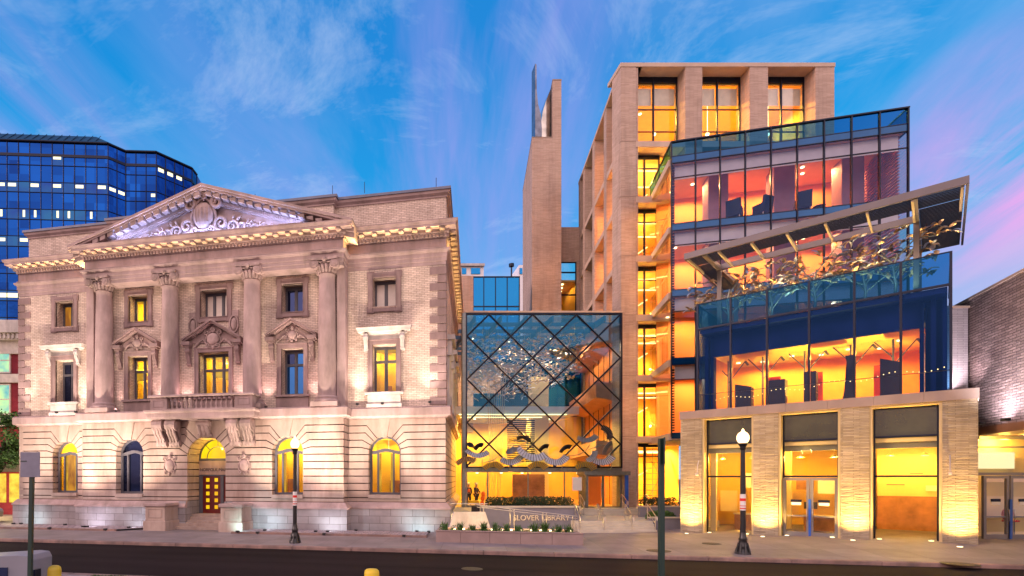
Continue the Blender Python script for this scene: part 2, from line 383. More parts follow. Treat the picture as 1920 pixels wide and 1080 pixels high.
def paving(name, c, w, h, j=.012, mort=.55, off=0., var=.2):
    m, nt, p = newmat(name); v = nt.coords()
    b = nt.N('ShaderNodeTexBrick', offset=off, i={'Scale':1.,'Brick Width':w,'Row Height':h,'Mortar Size':j,'Mortar Smooth':.3,'Color1':(*c,1),'Color2':(*[x*(1-var) for x in c],1),'Mortar':(*[x*mort for x in c],1)})
    nt.l.new(v, b.inputs['Vector'])
    g = nt.ramp(nt.noise(v,.6,8.,.65),[(.3,.72),(.7,1.12)])
    sp = nt.ramp(nt.noise(v,6.,5.,.7),[(.62,1.),(.75,.75)])
    col = nt.mix(1., nt.mix(1., b.outputs['Color'], g, 'MULTIPLY'), sp, 'MULTIPLY')
    nt.put(p.inputs['Base Color'], col); p.inputs['Roughness'].default_value = .65; p.inputs['Specular IOR Level'].default_value = .35
    bp = nt.N('ShaderNodeBump', i={'Strength':.4,'Distance':.01}); nt.l.new(nt.math('SUBTRACT', nt.math('MULTIPLY',nt.noise(v,50.,3.),.3), b.outputs['Fac']), bp.inputs['Height']); nt.l.new(bp.outputs[0], p.inputs['Normal']); return m
M_asphalt = asphalt()
M_pave = paving('concrete_paving', (.245,.205,.21), 1.5, 1.5)
M_paver = paving('small_pink_pavers', (.47,.38,.40), .42, .30, .035, .35, .5, .3)
M_kerb = plain('granite_kerb', (.27,.165,.14), .75, var=.35, scale=1.2, bump=.3, dirt=(.10,.075,.07))
M_earth = plain('bare_ground', (.08,.07,.06), .9, var=.3)
M_soil = plain('planting_soil', (.03,.02,.015), .95)
M_grass = plain('verge_grass', (.05,.10,.02), .8, var=.5, scale=5.)
M_planterstone = plain('pink_planter_stone', (.29,.205,.19), .75, var=.15, scale=1.3, bump=.1)
M_wallgrey = plain('grey_render_wall', (.22,.21,.25), .7, var=.12)
M_step = plain('pale_granite_step', (.56,.50,.40), .7, var=.12, scale=2.)
# ---------------------------------------------------------------- camera, sky, sun
cam = bpy.data.cameras.new('camera'); co = bpy.data.objects.new('camera', cam); COL.objects.link(co); scene.camera = co
cam.sensor_width = 36.; cam.lens = 36.*1000/1920; cam.shift_x = (960-690)/1920; cam.shift_y = (896-540)/1920
cam.clip_start = .1; cam.clip_end = 3000.
co.location = (0,0,3.3); co.rotation_euler = (R(90), 0, T)
scene.view_settings.view_transform = 'Standard'; scene.view_settings.look = 'None'; scene.view_settings.exposure = 1.0; scene.view_settings.gamma = 1.
try: scene.view_settings.use_curve_mapping = False
except Exception: pass
cy = scene.cycles; cy.use_denoising = True; cy.max_bounces = 8; cy.transparent_max_bounces = 24; cy.diffuse_bounces = 3; cy.glossy_bounces = 4
cy.sample_clamp_indirect = 4.; cy.caustics_reflective = False; cy.caustics_refractive = False
SUN_EL, SUN_AZ = R(4.), R(248.)          # afterglow low in the south-west, behind the camera
W = bpy.data.worlds.new("World"); scene.world = W; W.use_nodes = True
class WN(NT):
    def __init__(s, w): s.t = w.node_tree; s.n = s.t.nodes; s.l = s.t.links
w = WN(W); bg = w.n['Background']
sky = w.N('ShaderNodeTexSky', sky_type='NISHITA'); sky.sun_disc = False; sky.sun_elevation = SUN_EL; sky.sun_rotation = SUN_AZ; sky.air_density = 1.; sky.dust_density = 1.5; sky.ozone_density = 4.
tc = w.N('ShaderNodeTexCoord'); d = tc.outputs['Generated']
sp = w.N('ShaderNodeSeparateXYZ'); w.l.new(d, sp.inputs[0]); dx, dy, dz = sp.outputs
zc = w.math('MAXIMUM', dz, 0.)
base = w.ramp(zc, [(0.,(.20,.31,.47)),(.13,(.085,.27,.46)),(.30,(.015,.232,.45)),(.46,(.0,.182,.42)),(.62,(.0,.13,.37)),(1.,(.0,.10,.30))])
# cloud sheet: directions dropped on a flat layer overhead
k = w.math('DIVIDE', 1., w.math('ADD', zc, .22))
cb = w.N('ShaderNodeCombineXYZ'); w.l.new(w.math('MULTIPLY', dx, k), cb.inputs[0]); w.l.new(w.math('MULTIPLY', dy, k), cb.inputs[1])
def cloud(rot, sc, loc, scale, lo, hi, rough=.62, dist=.6):
    mp = w.N('ShaderNodeMapping'); mp.inputs['Rotation'].default_value = (0,0,rot); mp.inputs['Scale'].default_value = (*sc,1); mp.inputs['Location'].default_value = (*loc,0)
    w.l.new(cb.outputs[0], mp.inputs[0])
    return w.ramp(w.noise(mp.outputs[0], scale, 7., rough, dist), [(lo,0.),(hi,1.)])
c1 = cloud(R(35), (1.,.45), (3.1,.4), 1.7, .45, .82)
c2 = cloud(R(-20), (.6,1.), (7.7,2.), 3.0, .53, .80, .70)
c3 = cloud(R(60), (1.,.3), (1.3,5.), 1.3, .42, .66)
def lobe(az, el, p0, p1):                # soft patch around one direction (azimuth from the street normal, to the right)
    v = (sin(R(az))*cos(R(el)), cos(R(az))*cos(R(el)), sin(R(el)))
    dt = w.N('ShaderNodeVectorMath', operation='DOT_PRODUCT'); w.l.new(d, dt.inputs[0]); dt.inputs[1].default_value = v
    return w.ramp(dt.outputs['Value'], [(p0,0.),(p1,1.)])
col = w.mix(w.math('MULTIPLY', c1, .5), base, (.21,.305,.50))
lav = w.math('MULTIPLY', w.math('MAXIMUM', lobe(-4,33,.90,1.), w.math('MAXIMUM', lobe(-47,17,.975,1.), lobe(38,20,.965,1.))), w.math('ADD', .05, c3))
col = w.mix(w.math('MULTIPLY', lav, .95), col, (.20,.195,.465))
pink = w.math('MULTIPLY', w.math('MAXIMUM', lobe(40,21,.9885,1.), w.math('MULTIPLY', lobe(-47,24,.965,1.), .35)), w.math('ADD', .0, cloud(R(48),(1.,.22),(2.2,1.7),2.4,.40,.62)))
col = w.mix(pink, col, (.50,.20,.46))
hz = w.math('MULTIPLY', lobe(42,4,.93,1.), w.math('ADD', .2, c3))
col = w.mix(w.math('MULTIPLY', hz, .7), col, (.32,.31,.44))
col = w.mix(w.math('MULTIPLY', c2, .6), col, (.34,.40,.52))
# the sunset side, behind the camera: warm pink low down, lilac above
rear = w.ramp(dy, [(.30,1.),(.55,0.)]) if False else w.ramp(w.math('MULTIPLY_ADD', dy, -.5, .5), [(.45,0.),(.75,1.)])
rcol = w.ramp(zc, [(0.,(.30,.16,.14)),(.12,(.70,.44,.37)),(.30,(1.24,.88,.80)),(.6,(1.03,.81,.84)),(1.,(.20,.28,.50))])
rcol = w.mix(w.math('MULTIPLY', c1, .5), rcol, (1.05,.75,.75))
col = w.mix(rear, col, rcol)
nsk = w.N('ShaderNodeVectorMath', operation='SCALE'); w.l.new(sky.outputs[0], nsk.inputs[0]); nsk.inputs['Scale'].default_value = .004
mixa = w.N('ShaderNodeVectorMath', operation='ADD'); w.l.new(col, mixa.inputs[0]); w.l.new(nsk.outputs[0], mixa.inputs[1])
w.l.new(mixa.outputs[0], bg.inputs[0]); bg.inputs[1].default_value = .95
sunv = Vector((sin(SUN_AZ)*cos(SUN_EL), cos(SUN_AZ)*cos(SUN_EL), sin(R(24))))
lamp('sun', 'SUN', (-40,-60,60), .8, (1.,.66,.60), None, aim=Vector((-40,-60,60))-sunv, angle=R(14))

# ---------------------------------------------------------------- ground
KY = 24.5
def pz(x, y):
    t = min(1., max(0., (x-9.)/12.)); u = min(1., max(0., (y-KY-.3)/3.2)); return .45*t*u
g = MB(); g.quad((-900,-300,-.3),(900,-300,-.3),(900,1500,-.3),(-900,1500,-.3)); struct(g.build('ground', M_earth))
g = MB(); g.quad((-120,16.2,-.15),(120,16.2,-.15),(120,KY,-.15),(-120,KY,-.15)); struct(g.build('road', M_asphalt))
g = MB()
xs = [-120,-60,-34,-20,-8,0] + [4+i*1.0 for i in range(0,37)] + [50,120]; ys = [KY+.32,25.4,26.2,27.,28.,29.,30.5,32.,34.,36.,40.,60.]
n = len(ys); g.add([(x,y,pz(x,y)) for x in xs for y in ys], [(i*n+j,(i+1)*n+j,(i+1)*n+j+1,i*n+j+1) for i in range(len(xs)-1) for j in range(n-1)], True)
struct(g.build('pavement', M_pave))
g = MB()
x = -60.
while x < 60:
    l = 2.9 + random.random()*.3; g.box(x+.006, x+l-.006, KY, KY+.32, -.25, .004+random.random()*.004); x += l
struct(g.build('kerb', M_kerb, bevel=.03))
g = MB(); g.quad((-120,-60,0),(120,-60,0),(120,15.9,0),(-120,15.9,0)); struct(g.build('near_pavement', M_pave))
g = MB()
x = -60.
while x < 40:
    l = 2.9; g.box(x+.006, x+l-.006, 15.9, 16.2, -.25, .006); x += l
struct(g.build('near_kerb', M_kerb, bevel=.03))
# paver aprons in front of the stone building
for x0, x1, y0 in ((-33.5,-19.9,29.3), (-14.0,-2.6,29.4)):
    p = MB(); p.quad((x0+.0,31.6,.105),(x0,y0+.15,.105),(x1-1.8 if x0<-30 else x1,y0+.15,.105),(x1,31.6,.105)); struct(p.build('paver_strip', M_paver))
    e = MB(); e.plan([(x0-.1,y0),(x1-1.8 if x0<-30 else x1+.1,y0),(x1-1.8 if x0<-30 else x1+.1,y0+.15),(x0-.1,y0+.15)], -.1,.12); struct(e.build('paver_edging', M_kerb))

# ---------------------------------------------------------------- the stone building
AX = -16.98
OB = thing('stone_building', 'three-storey classical stone and pale brick building with columns, pediment and floodlit facade', 'building', (AX,33,0))
YW, YC, YB = 33., 32.9, 31.9             # wing wall, centre wall, centre base front
XL, XR, CL, CR = -32.3, -1.68, -26.2, -7.85
YE = 53.
wing_path = [(XL,YE),(XL,YW),(CL,YW),(CL,YB),(CR,YB),(CR,YW),(XR,YW),(XR,YE)]
ent_l, ent_r = -18.36, -15.66
# plinth (left and right of the entrance)
m = MB(); pl = [(.28,-.3),(.28,1.36),(0.,1.36)]
m.sweep(pl, [(XL,YE),(XL,YW),(CL,YW),(CL,YB),(ent_l-.0,YB)]); m.sweep(pl, [(ent_r,YB),(CR,YB),(CR,YW),(XR,YW),(XR,YE)]); m.box(ent_l-.5,ent_l-.002,YB-.2,33.7,-.1,1.775); m.box(ent_r+.002,ent_r+.5,YB-.2,33.7,-.1,1.775); m.build('plinth', M_granite, OB)
m = MB(); bc = [(.0,1.36),(.34,1.365),(.34,1.45),(.28,1.52),(.16,1.68),(.08,1.78),(0.,1.78)]
m.sweep(bc, [(XL,YE),(XL,YW),(CL,YW),(CL,YB),(ent_l,YB)]); m.sweep(bc, [(ent_r,YB),(CR,YB),(CR,YW),(XR,YW),(XR,YE)]); m.build('base_moulding', M_stone, OB)
# rusticated ground storey: every course block is cut to the arches
ZJ = [1.78,2.04] + [2.5+.455*i for i in range(10)] + [7.02]
ZJ = [1.78,2.05,2.50,2.955,3.41,3.865,4.32,4.775,5.23,5.685,6.14,6.595,7.02]
KN = {5.23:(1.50,10.), 5.685:(1.42,27.), 6.14:(1.22,45.), 6.595:(.98,61.)}
def arch_bay(m, x0, x1, xc, y, r, zs, zb, depth, scale=1., ztop=7.02):
    """blocks between x0..x1 round an arched opening of radius r springing at zs above sill zb"""
    gv = .032
    for sgn in (-1, 1):
        xe = x0 if sgn < 0 else x1
        prev = None
        def joint(z):
            if z <= zs + .02: return None
            for kz,(kx,ang) in KN.items():
                if abs(kz-z) < .02: return (kx*scale, ang)
            return None
        for i in range(len(ZJ)-1):
            z0, z1 = ZJ[i]+gv, ZJ[i+1]-gv
            if z1 <= zb + .3 and z0 < zb - .3:   # below the sill: plain
                m.prism([(xe,z0),(xc,z0),(xc,z1),(xe,z1)][::1], y, y+.3); continue
            j0, j1 = joint(ZJ[i]), joint(ZJ[i+1])
            ri = r
            P = [(xe, z0)]
            a0 = None
            if j0:
                kx, an = j0; kx = max(kx, r*1.12)
                P.append((xc+sgn*min(kx,abs(xe-xc)), z0)); a0 = R(an)+gv/r
                P.append((xc+sgn*ri*cos(a0), zs+ri*sin(a0)))
            else:
                zz = max(z0, zb) if z0 < zb else z0
                P.append((xc+sgn*ri, z0)); a0 = 0.
            if j1: a1 = R(j1[1])-gv/r
            elif z1 > zs + .4: a1 = R(80.)
            elif z1 > zs: a1 = math.asin(min(1,(z1-zs)/ri))
            else: a1 = None
            if a1 is not None:
                if not j0 and z0 < zs: P.append((xc+sgn*ri, zs))
                for q in range(1,5):
                    a = a0+(a1-a0)*q/4; P.append((xc+sgn*ri*cos(a), zs+ri*sin(a)))
                if j1:
                    kx = max(j1[0], r*1.12); P.append((xc+sgn*min(kx,abs(xe-xc)), z1))
                elif z1 > zs+.4:
                    P.append((xc+sgn*(ri*cos(R(80.))+(z1-zs-ri*sin(R(80.)))*math.tan(R(10))), z1))
            else:
                P.append((xc+sgn*ri, z1))
            P.append((xe, z1))
            m.prism(P, y, y+depth)
    # keystone
    a = R(80.); kx = r*cos(a)-.03; kz = zs + r*sin(a)
    m.prism([(xc-kx,kz-.06),(xc+kx,kz-.06),(xc+kx+(ztop-kz)*.2,ztop-.01),(xc-kx-(ztop-kz)*.2,ztop-.01)], y-.07, y+depth)
m = MB(); bk = MB()
WX = [AX-11.5, AX-5.6, AX, AX+5.5, AX+11.5]
def backing(xa, xb, xc, r, zs, zb, y):
    P = [(xa,1.78),(xa,7.02),(xb,7.02),(xb,1.78)]
    # wall plane behind the joints, with the opening cut out
    arc = [(xc+(r+.01)*cos(pi*k/14), zs+(r+.01)*sin(pi*k/14)) for k in range(15)]
    bk.prism([(xa,1.78),(xa,7.02),(xc,7.02)]+[(xc,zs+r+.01)]+arc[8:]+[(xc-r-.01,zb),(xc-r-.01,1.78)] , y+.055, y+.22)
    bk.prism([(xc,7.02),(xb,7.02),(xb,1.78),(xc+r+.01,1.78),(xc+r+.01,zb)]+arc[:7]+[(xc,zs+r+.01)], y+.055, y+.22)
bays = [(XL,CL,WX[0],YW,1.02,4.92,2.22,.75),(CL,AX-2.75,WX[1],YB,1.02,4.92,2.22,.85),(AX-2.75,AX+2.75,AX-.03,YB,1.35,4.62,.95,1.7),(AX+2.75,CR,WX[3],YB,1.02,4.92,2.22,.85),(CR,XR,WX[4],YW,1.02,4.92,2.22,.75)]
for (xa,xb,xc,y,r,zs,zb,dp) in bays:
    arch_bay(m, xa, xb, xc, y, r, zs, zb, dp, 1. if r < 1.2 else 1.28); backing(xa,xb,xc,r,zs,zb,y)
for x in (CL, CR):                       # returns of the centre block
    for i in range(len(ZJ)-1): m.box(min(x+(.3 if x<AX else -.3),x+(-.006 if x<AX else .006)), max(x+(.3 if x<AX else -.3),x+(-.006 if x<AX else .006)), YB+.012, YW, ZJ[i]+.032, ZJ[i+1]-.032)
for i in range(len(ZJ)-1):               # side wall
    m.box(XR-.4, XR-.002, YW+.01, YE, ZJ[i]+.032, ZJ[i+1]-.032)
m.build('rusticated_wall', M_rust, OB)
bk.box(XR-.5, XR-.035, YW+.2, YE, 1.78, 7.02); bk.build('wall_joint', M_groove, OB)
# windows of the ground storey
def pane(name, verts, y, mt, parent):
    p = MB(); p.prism(verts, y, y+.02); return p.build(name, mt, parent)
def lit_room(x0, x1, y, z0, z1, parent, power=26):
    d = 1.7; m = MB(); m.quad((x0,y+d,z0),(x1,y+d,z0),(x1,y+d,z1),(x0,y+d,z1)); m.quad((x0,y,z0),(x0,y+d,z0),(x0,y+d,z1),(x0,y,z1)); m.quad((x1,y,z0),(x1,y+d,z0),(x1,y+d,z1),(x1,y,z1)); m.quad((x0,y,z1),(x1,y,z1),(x1,y+d,z1),(x0,y+d,z1)); m.quad((x0,y,z0),(x1,y,z0),(x1,y+d,z0),(x0,y+d,z0)); m.build('lit_room', M_room, parent)
    c = (x0+x1)/2+random.uniform(-.2,.2); zl = z1-random.uniform(.35,.7)
    m = MB(); m.tube([(c,y+.9,z1),(c,y+.9,zl+.08)], .012, 4); m.ball((c,y+.9,zl+.02), .09,.09,.06,8,6); m.build('indoor_lamp', M_lampglow, parent)
    if z1-z0 > 2.2:
        m = MB(); w_ = random.uniform(.4,.7); a = random.uniform(x0+.1,x1-w_-.1); h = random.uniform(.7,1.3); m.box(a,a+w_,y+d-.35,y+d-.02,z0,z0+h); m.build('cupboard', M_wood, parent)
    lamp('indoor_lamp_light','POINT',(c,y+.75,zl-.12),power,(1.,.80,.28),parent,shadow_soft_size=.02)
def arched_window(xc, y, r, zs, zb, mt, mt2):
    f = MB(); w = .13; n = 18
    for k in range(n):
        t0, t1 = pi*k/n, pi*(k+1)/n
        f.prism([(xc+(r)*cos(t0),zs+r*sin(t0)),(xc+r*cos(t1),zs+r*sin(t1)),(xc+(r-w)*cos(t1),zs+(r-w)*sin(t1)),(xc+(r-w)*cos(t0),zs+(r-w)*sin(t0))], y-.1, y+.06)
    f.box(xc-r,xc-r+w,y-.1,y+.06,zb,zs); f.box(xc+r-w,xc+r,y-.1,y+.06,zb,zs); f.box(xc-r+w,xc+r-w,y-.1,y+.06,zb,zb+.14)
    ri = r-w; tz = zs-.12                  # curved transom
    C = [(xc-ri+2*ri*k/12, tz+.17*sin(pi*k/12)**2) for k in range(13)]
    for k in range(12): f.prism([C[k],C[k+1],(C[k+1][0],C[k+1][1]+.2),(C[k][0],C[k][1]+.2)], y-.16, y+.06)
    for s in (-1,1): f.box(xc+s*.50-.055,xc+s*.50+.055,y-.1,y+.06,zb+.14,tz+.1)
    wd = f.build('arched_window', M_wframe, OB)
    P = [(xc+ri*cos(pi*k/16), zs+ri*sin(pi*k/16)) for k in range(17)]
    P = [(x,max(z,tz+.12)) for x,z in P]
    rm = mt in (M_lit, M_litb)
    if rm: lit_room(xc-ri, xc+ri, y+.08, zb+.02, zs+ri, wd, 44)
    gl_ = M_gclear if rm else mt; pane('pane', P, y+.02, gl_, wd)
    for a,b in ((xc-ri,xc-.5),(xc-.5,xc+.5),(xc+.5,xc+ri)): pane('pane', [(a,zb),(b,zb),(b,tz+.15),(a,tz+.15)], y+.03, (mt2 if mt2 is M_lito else gl_) if a==xc-.5 else gl_, wd)
    if mt is M_lit:
        q = MB(); q.box(xc-.44,xc-.30,y+.005,y+.028,zb+.15,tz+.05); q.box(xc+.30,xc+.44,y+.005,y+.028,zb+.15,tz+.05); q.build('curtain', M_shade, wd)
    s = MB(); s.box(xc-r+.003,xc+r-.003,y-.75,y+.1,zb-.22,zb); s.box(xc-r+.02,xc+r-.02,y-.55,y+.1,zb-.44,zb-.225); s.build('sill', M_rust, wd)
    return wd
GM = [(M_lit,M_lito),(M_darkpane,M_darkpane),None,(M_lit,M_litb),(M_lit,M_lit)]
for i in (0,1,3,4):
    y = (YW if i in (0,4) else YB)
    arched_window(WX[i], y+.62, 1.02, 4.92, 2.24, *GM[i])
# string course
m = MB(); sc_ = [(0.,7.0),(.10,7.0),(.10,7.06),(.24,7.14),(.30,7.16),(.30,7.62),(.24,7.70),(0.,7.74)]
m.sweep(sc_, wing_path); m.build('string_course', M_stone, OB)
# upper brick walls
UP = 16.4
H3 = lambda c, w: (c-w/2, c+w/2, 14.02, 15.85)
H2 = lambda c, w: (c-w/2, c+w/2, 8.66, 11.68)
m = MB()
m.holes(XL, CL, 7.7, UP, [H3(WX[0],1.46),H2(WX[0],1.5)], YW, .95)
m.holes(CL, CR, 7.7, UP, [H3(WX[1],1.46),H2(WX[1],1.56),H3(WX[2],1.95),H2(WX[2],2.16),H3(WX[3],1.46),H2(WX[3],1.5)], YC, .95)
m.holes(CR, XR, 7.7, UP, [H3(WX[4],1.46),H2(WX[4],1.5)], YW, .95)
m.build('brick_wall', M_brick, OB)
m = MB(); m.box(XR-.3,XR-.002,YW+.02,YE,7.7,UP); m.box(XL+.002,XL+.3,YW+.02,YE,1.5,UP); m.build('side_wall', M_brick, OB)
m = MB(); m.box(XL+.5,XR-.5,YW+3.,YE,0.,19.); m.build('core', M_groove, OB)
# quoins
z = 7.78; i = 0
while z < UP-.3:
    h = .47; w = .98 if i % 2 == 0 else .5
    m = MB(); m.box(XR-w, XR+.05, YW-.06, YW+.4, z+.015, z+h); m.build('quoin', M_surr, OB, bevel=.02); m = MB(); m.box(XL-.05, XL+w, YW-.06, YW+.4, z+.015, z+h); m.build('quoin', M_surr, OB, bevel=.02)
    z += h+.03; i += 1
for a,b in ((CR-.55,CR+.02),(CL-.02,CL+.55)): m = MB(); m.box(a, b, YB+.42, YC+.1, 7.72, UP); m.build('corner_pilaster', M_stone, OB, bevel=.02)
# rectangular windows
def rect_window(xc, y, w, z0, z1, mats, cols, transom=None):
    f = MB(); a0, a1 = xc-w/2, xc+w/2; yy = y+.72
    f.frame(a0, a1, yy-.05, yy+.08, z0, z1, .13)
    for k in range(1, cols):
        x = a0+w*k/cols; f.box(x-.06,x+.06,yy-.06,yy+.08,z0+.13,z1-.13)
    if transom: f.box(a0+.13,a1-.13,yy-.065,yy+.08,transom-.07,transom+.07)
    wd = f.build('window', M_wframe, OB)
    flat = [q for mm in mats for q in (mm if isinstance(mm,(list,tuple)) else [mm])]
    rm = all(q in (M_lit,M_litb) for q in flat)
    if rm: lit_room(a0+.05, a1-.05, yy+.09, z0+.05, z1-.05, wd, 20+9*(z1-z0))
    zs_ = [z0+.1,transom,z1-.1] if transom else [z0+.1,z1-.1]
    for j in range(len(zs_)-1):
        for k in range(cols):
            mt = mats[j] if not isinstance(mats[j], (list,tuple)) else mats[j][k]
            x0_, x1_ = a0+w*k/cols+.04, a0+w*(k+1)/cols-.04
            sash = MB(); sash.frame(x0_,x1_,yy-.02,yy+.05,zs_[j]+.02,zs_[j+1]-.02,.07)
            p = MB(); p.box(x0_,x1_,yy+.01,yy+.03,zs_[j],zs_[j+1]); p.build('pane', M_gclear if rm else mt, wd)
            sash.build('sash', M_wframe, wd)
            if mt in (M_lit, M_litb) and z1-z0 > 2.5 and j == 0:
                rb = random.random()
                if rb < .45: q = MB(); hb = random.uniform(.25,.9); q.box(x0_+.05,x1_-.05,yy-.004,yy+.009,zs_[1]-hb,zs_[1]-.05); q.build('window_shade', M_shade, wd)
            elif mt in (M_lit, M_litb) and random.random() < .6: q = MB(); q.box(x0_+.05,x1_-.05,yy-.004,yy+.009,zs_[j+1]-random.uniform(.2,.5),zs_[j+1]-.05); q.build('window_shade', M_shade, wd)
    return wd
def surround3(wd, xc, y, w):             # shouldered frame of the top storey
    s = MB(); a0, a1 = xc-w/2, xc+w/2; z0, z1 = 14.02, 15.85; t = .32
    s.box(a0-t,a0,y-.12,y+.1,z0-t,z1+t); s.box(a1,a1+t,y-.12,y+.1,z0-t,z1+t); s.box(a0,a1,y-.12,y+.1,z1,z1+t); s.box(a0,a1,y-.12,y+.1,z0-t,z0)
    for x0_ in (a0-t-.07, a1-.1+.0):
        e = t+.17
        s.box(x0_, x0_+e, y-.10, y+.1, z1+t-.35, z1+t+.06); s.box(x0_, x0_+e, y-.10, y+.1, z0-t-.06, z0-t+.35)
    s.frame(a0-.06,a1+.06,y-.16,y-.1,z0-.06,z1+.06,.06)
    s.build('surround', M_surr, wd, bevel=.02)
def scroll_side(s, a0, a1, y, z1, h, d):  # bracket seen from the side: big scroll at the top, tail at the bottom
    P = []
    for k in range(13): t = k/12; P.append((y - d*(.55+.45*cos(pi*min(1,t*1.15)))*(1-.25*t) - .02, z1 - h*t))
    s.side(P + [(y+.05, z1-h),(y+.05, z1)], a0, a1)
    c = (a0+a1)/2; w = (a1-a0)
    s.disc((c, y-d*.62, z1-h*.20), d*.50, w*1.18, 'a'); s.disc((c, y-d*.62, z1-h*.20), d*.28, w*1.32, 'a')
    s.disc((c, y-d*.22, z1-h*.86), d*.24, w*1.18, 'a'); s.disc((c,y-d*.22,z1-h*.86), d*.12, w*1.3, 'a')
    for q in range(3): s.tube([(a0+w*(q+.5)/3, y-d*1.0+.05*0, z1-h*.30),(a0+w*(q+.5)/3, y-d*.80, z1-h*.5),(a0+w*(q+.5)/3, y-d*.42, z1-h*.72),(a0+w*(q+.5)/3,y-d*.36,z1-h*.98)], [w*.13,w*.2,w*.2,w*.05], 5)
def surround2(wd, xc, y, w, kind):
    z0, z1 = 8.66, 11.68; a0, a1 = xc-w/2, xc+w/2; t = .30
    s = MB()
    s.box(a0-t,a0,y-.12,y+.1,z0,z1+t); s.box(a1,a1+t,y-.12,y+.1,z0,z1+t); s.box(a0,a1,y-.12,y+.1,z1,z1+t)
    s.box(a0-t,a0-t+.08,y-.17,y-.1,z0,z1+t); s.box(a1+t-.08,a1+t,y-.17,y-.1,z0,z1+t); s.box(a0-t+.08,a1+t-.08,y-.17,y-.1,z1+t-.08,z1+t)
    s.build('surround', M_surr, wd, bevel=.015)
    s = MB()
    if kind == 'hood':
        s.box(a0-t,a1+t,y-.08,y+.1,z1+t,z1+.62)
        P = [(0.,z1+.60),(.20,z1+.62),(.24,z1+.70),(.42,z1+.74),(.46,z1+.86),(.52,z1+.98),(0.,z1+1.0)]
        s.sweep(P, [(a0-t-.18,y+.05),(a0-t-.18,y),(a1+t+.18,y),(a1+t+.18,y+.05)])
        for x0_ in (a0-t-.22, a1+t-.02): scroll_side(s, x0_, x0_+.24, y-.02, z1+.62, 1.1, .36)
        s.build('hood', M_whitetrim_lithood, wd)  # hood whitened: floodlight on the stone is put into its colour
        s = MB(); s.box(a0-t-.18,a1+t+.18,y-.30,y+.1,z0-.14,z0); s.box(a0-t,a1+t,y-.2,y+.1,z0-.72,z0-.145); s.box(a0-t-.08,a1+t+.08,y-.27,y+.1,z0-.95,z0-.725); s.build('sill', M_whitetrim_lithood, wd, bevel=.015)  # sill whitened too, floodlit brightness put into the colour
    else:
        big = kind == 'bigped'
        hw = w/2+.93 if not big else w/2+1.0; zb = z1+.62; za = zb+1.12 if not big else zb+1.35; e = .55
        # raking cornices and tympanum
        s.prism([(xc-hw+.2,zb),(xc+hw-.2,zb),(xc,za-.15)], y-.10, y+.1)
        sl = (za-zb-.12)/hw
        for sg in (-1,1):
            for (o, t0, t1) in ((e,.13,.24),(e-.1,.0,.13)):
                s.prism([(xc+sg*hw,zb+t0),(xc+sg*hw,zb+t1),(xc,za+t1-.02-.1),(xc,za+t0-.02-.1)], y-o, y+.05)
            s.box(xc+sg*(hw-.26)-.30, xc+sg*(hw-.26)+.30, y-e+.03, y+.05, zb-.16, zb+.06)
            s.box(xc+sg*(hw-.30)-.22, xc+sg*(hw-.30)+.22, y-e+.12, y+.05, zb-.28, zb-.16)
            x0_ = xc+sg*(hw-.32)-.13; scroll_side(s, x0_, x0_+.26, y-.02, zb-.28, 1.25, .36)
        s.build('pediment', M_surr, wd)
        c = MB(); k = .8 if not big else 1.15
        cartouche(c, xc, y-.16, zb+.22, .40*k, .36*k, leaf=True); c.build('carving', M_stone2, wd)
        s = MB(); s.box(a0-t-.12,a1+t+.12,y-.25,y+.1,z0-.14,z0); s.box(a0-t-.05,a1+t+.05,y-.12,y+.1,7.72,z0-.145); s.build('sill', M_surr, wd, bevel=.015)
def spiral(c, r, turns, sg=1, a0=0., plane='ac', n=22, y=0.):
    P = []
    for k in range(n+1):
        t = k/n; a = a0 + sg*turns*2*pi*t; q = r*(1-.85*t); P.append((c[0]+q*cos(a), y-.05*t, c[1]+q*sin(a)))
    return P
def cartouche(m, x, y, z, w, h, leaf=False):
    m.ball((x,y,z), w, .16*w/.4, h, 14, 8)
    H = []
    for k in range(25):
        t = 2*pi*k/24; rr = 1.18+.10*cos(3*t+pi/2); H.append((x+w*rr*cos(t), y+.02, z+h*rr*sin(t)))
    m.tube(H, w*.13, 6, False)
    for sg in (-1,1):
        m.tube(spiral((x+sg*w*.95, z+h*1.05), w*.42, 1.4, -sg, pi/2, y=y-.02), [w*.13*(1-.6*k/22) for k in range(23)], 5)
        m.tube(spiral((x+sg*w*.75, z-h*1.05), w*.36, 1.3, sg, -pi/2, y=y-.02), [w*.12*(1-.6*k/22) for k in range(23)], 5)
        if leaf:
            for q in range(3):
                P = [(x+sg*(w*1.2+w*.55*q+w*.9*t), y+.05, z-h*.55-h*.12*q+h*.5*sin(t*3+q)) for t in [i/6 for i in range(7)]]
                m.tube(P, [w*.16*sin(pi*(.15+.8*i/6)) for i in range(7)], 5)
    m.tube(spiral((x, z+h*1.45), w*.34, 1.6, 1, -pi/2, y=y-.06), [w*.15*(1-.5*k/22) for k in range(23)], 6)
    m.ball((x,y,z-h*1.35), w*.28, .1, h*.30, 8, 6)
Y2 = [(M_darkpane,[M_darkpane,M_litb]),(M_litb,M_lit),(M_lit,M_litb),(M_bluepane,M_darkpane),(M_lit,M_lit)]
Y2[0] = ([M_darkpane,M_litb],[M_darkpane,M_bluepane]); Y2[1] = ([M_litb,M_lit],[M_litb,M_lit]); Y2[2] = ([M_lit]*3,[M_lit,M_litb,M_lit]); Y2[3] = ([M_bluepane]*2,[M_darkpane,M_bluepane]); Y2[4] = ([M_lit]*2,[M_lit]*2)
Y3 = [[M_lito,M_darkpane],[M_lit,M_litb],[M_blind,M_blind,M_blind],[M_darkpane,M_darkpane],[M_blind,M_blind]]
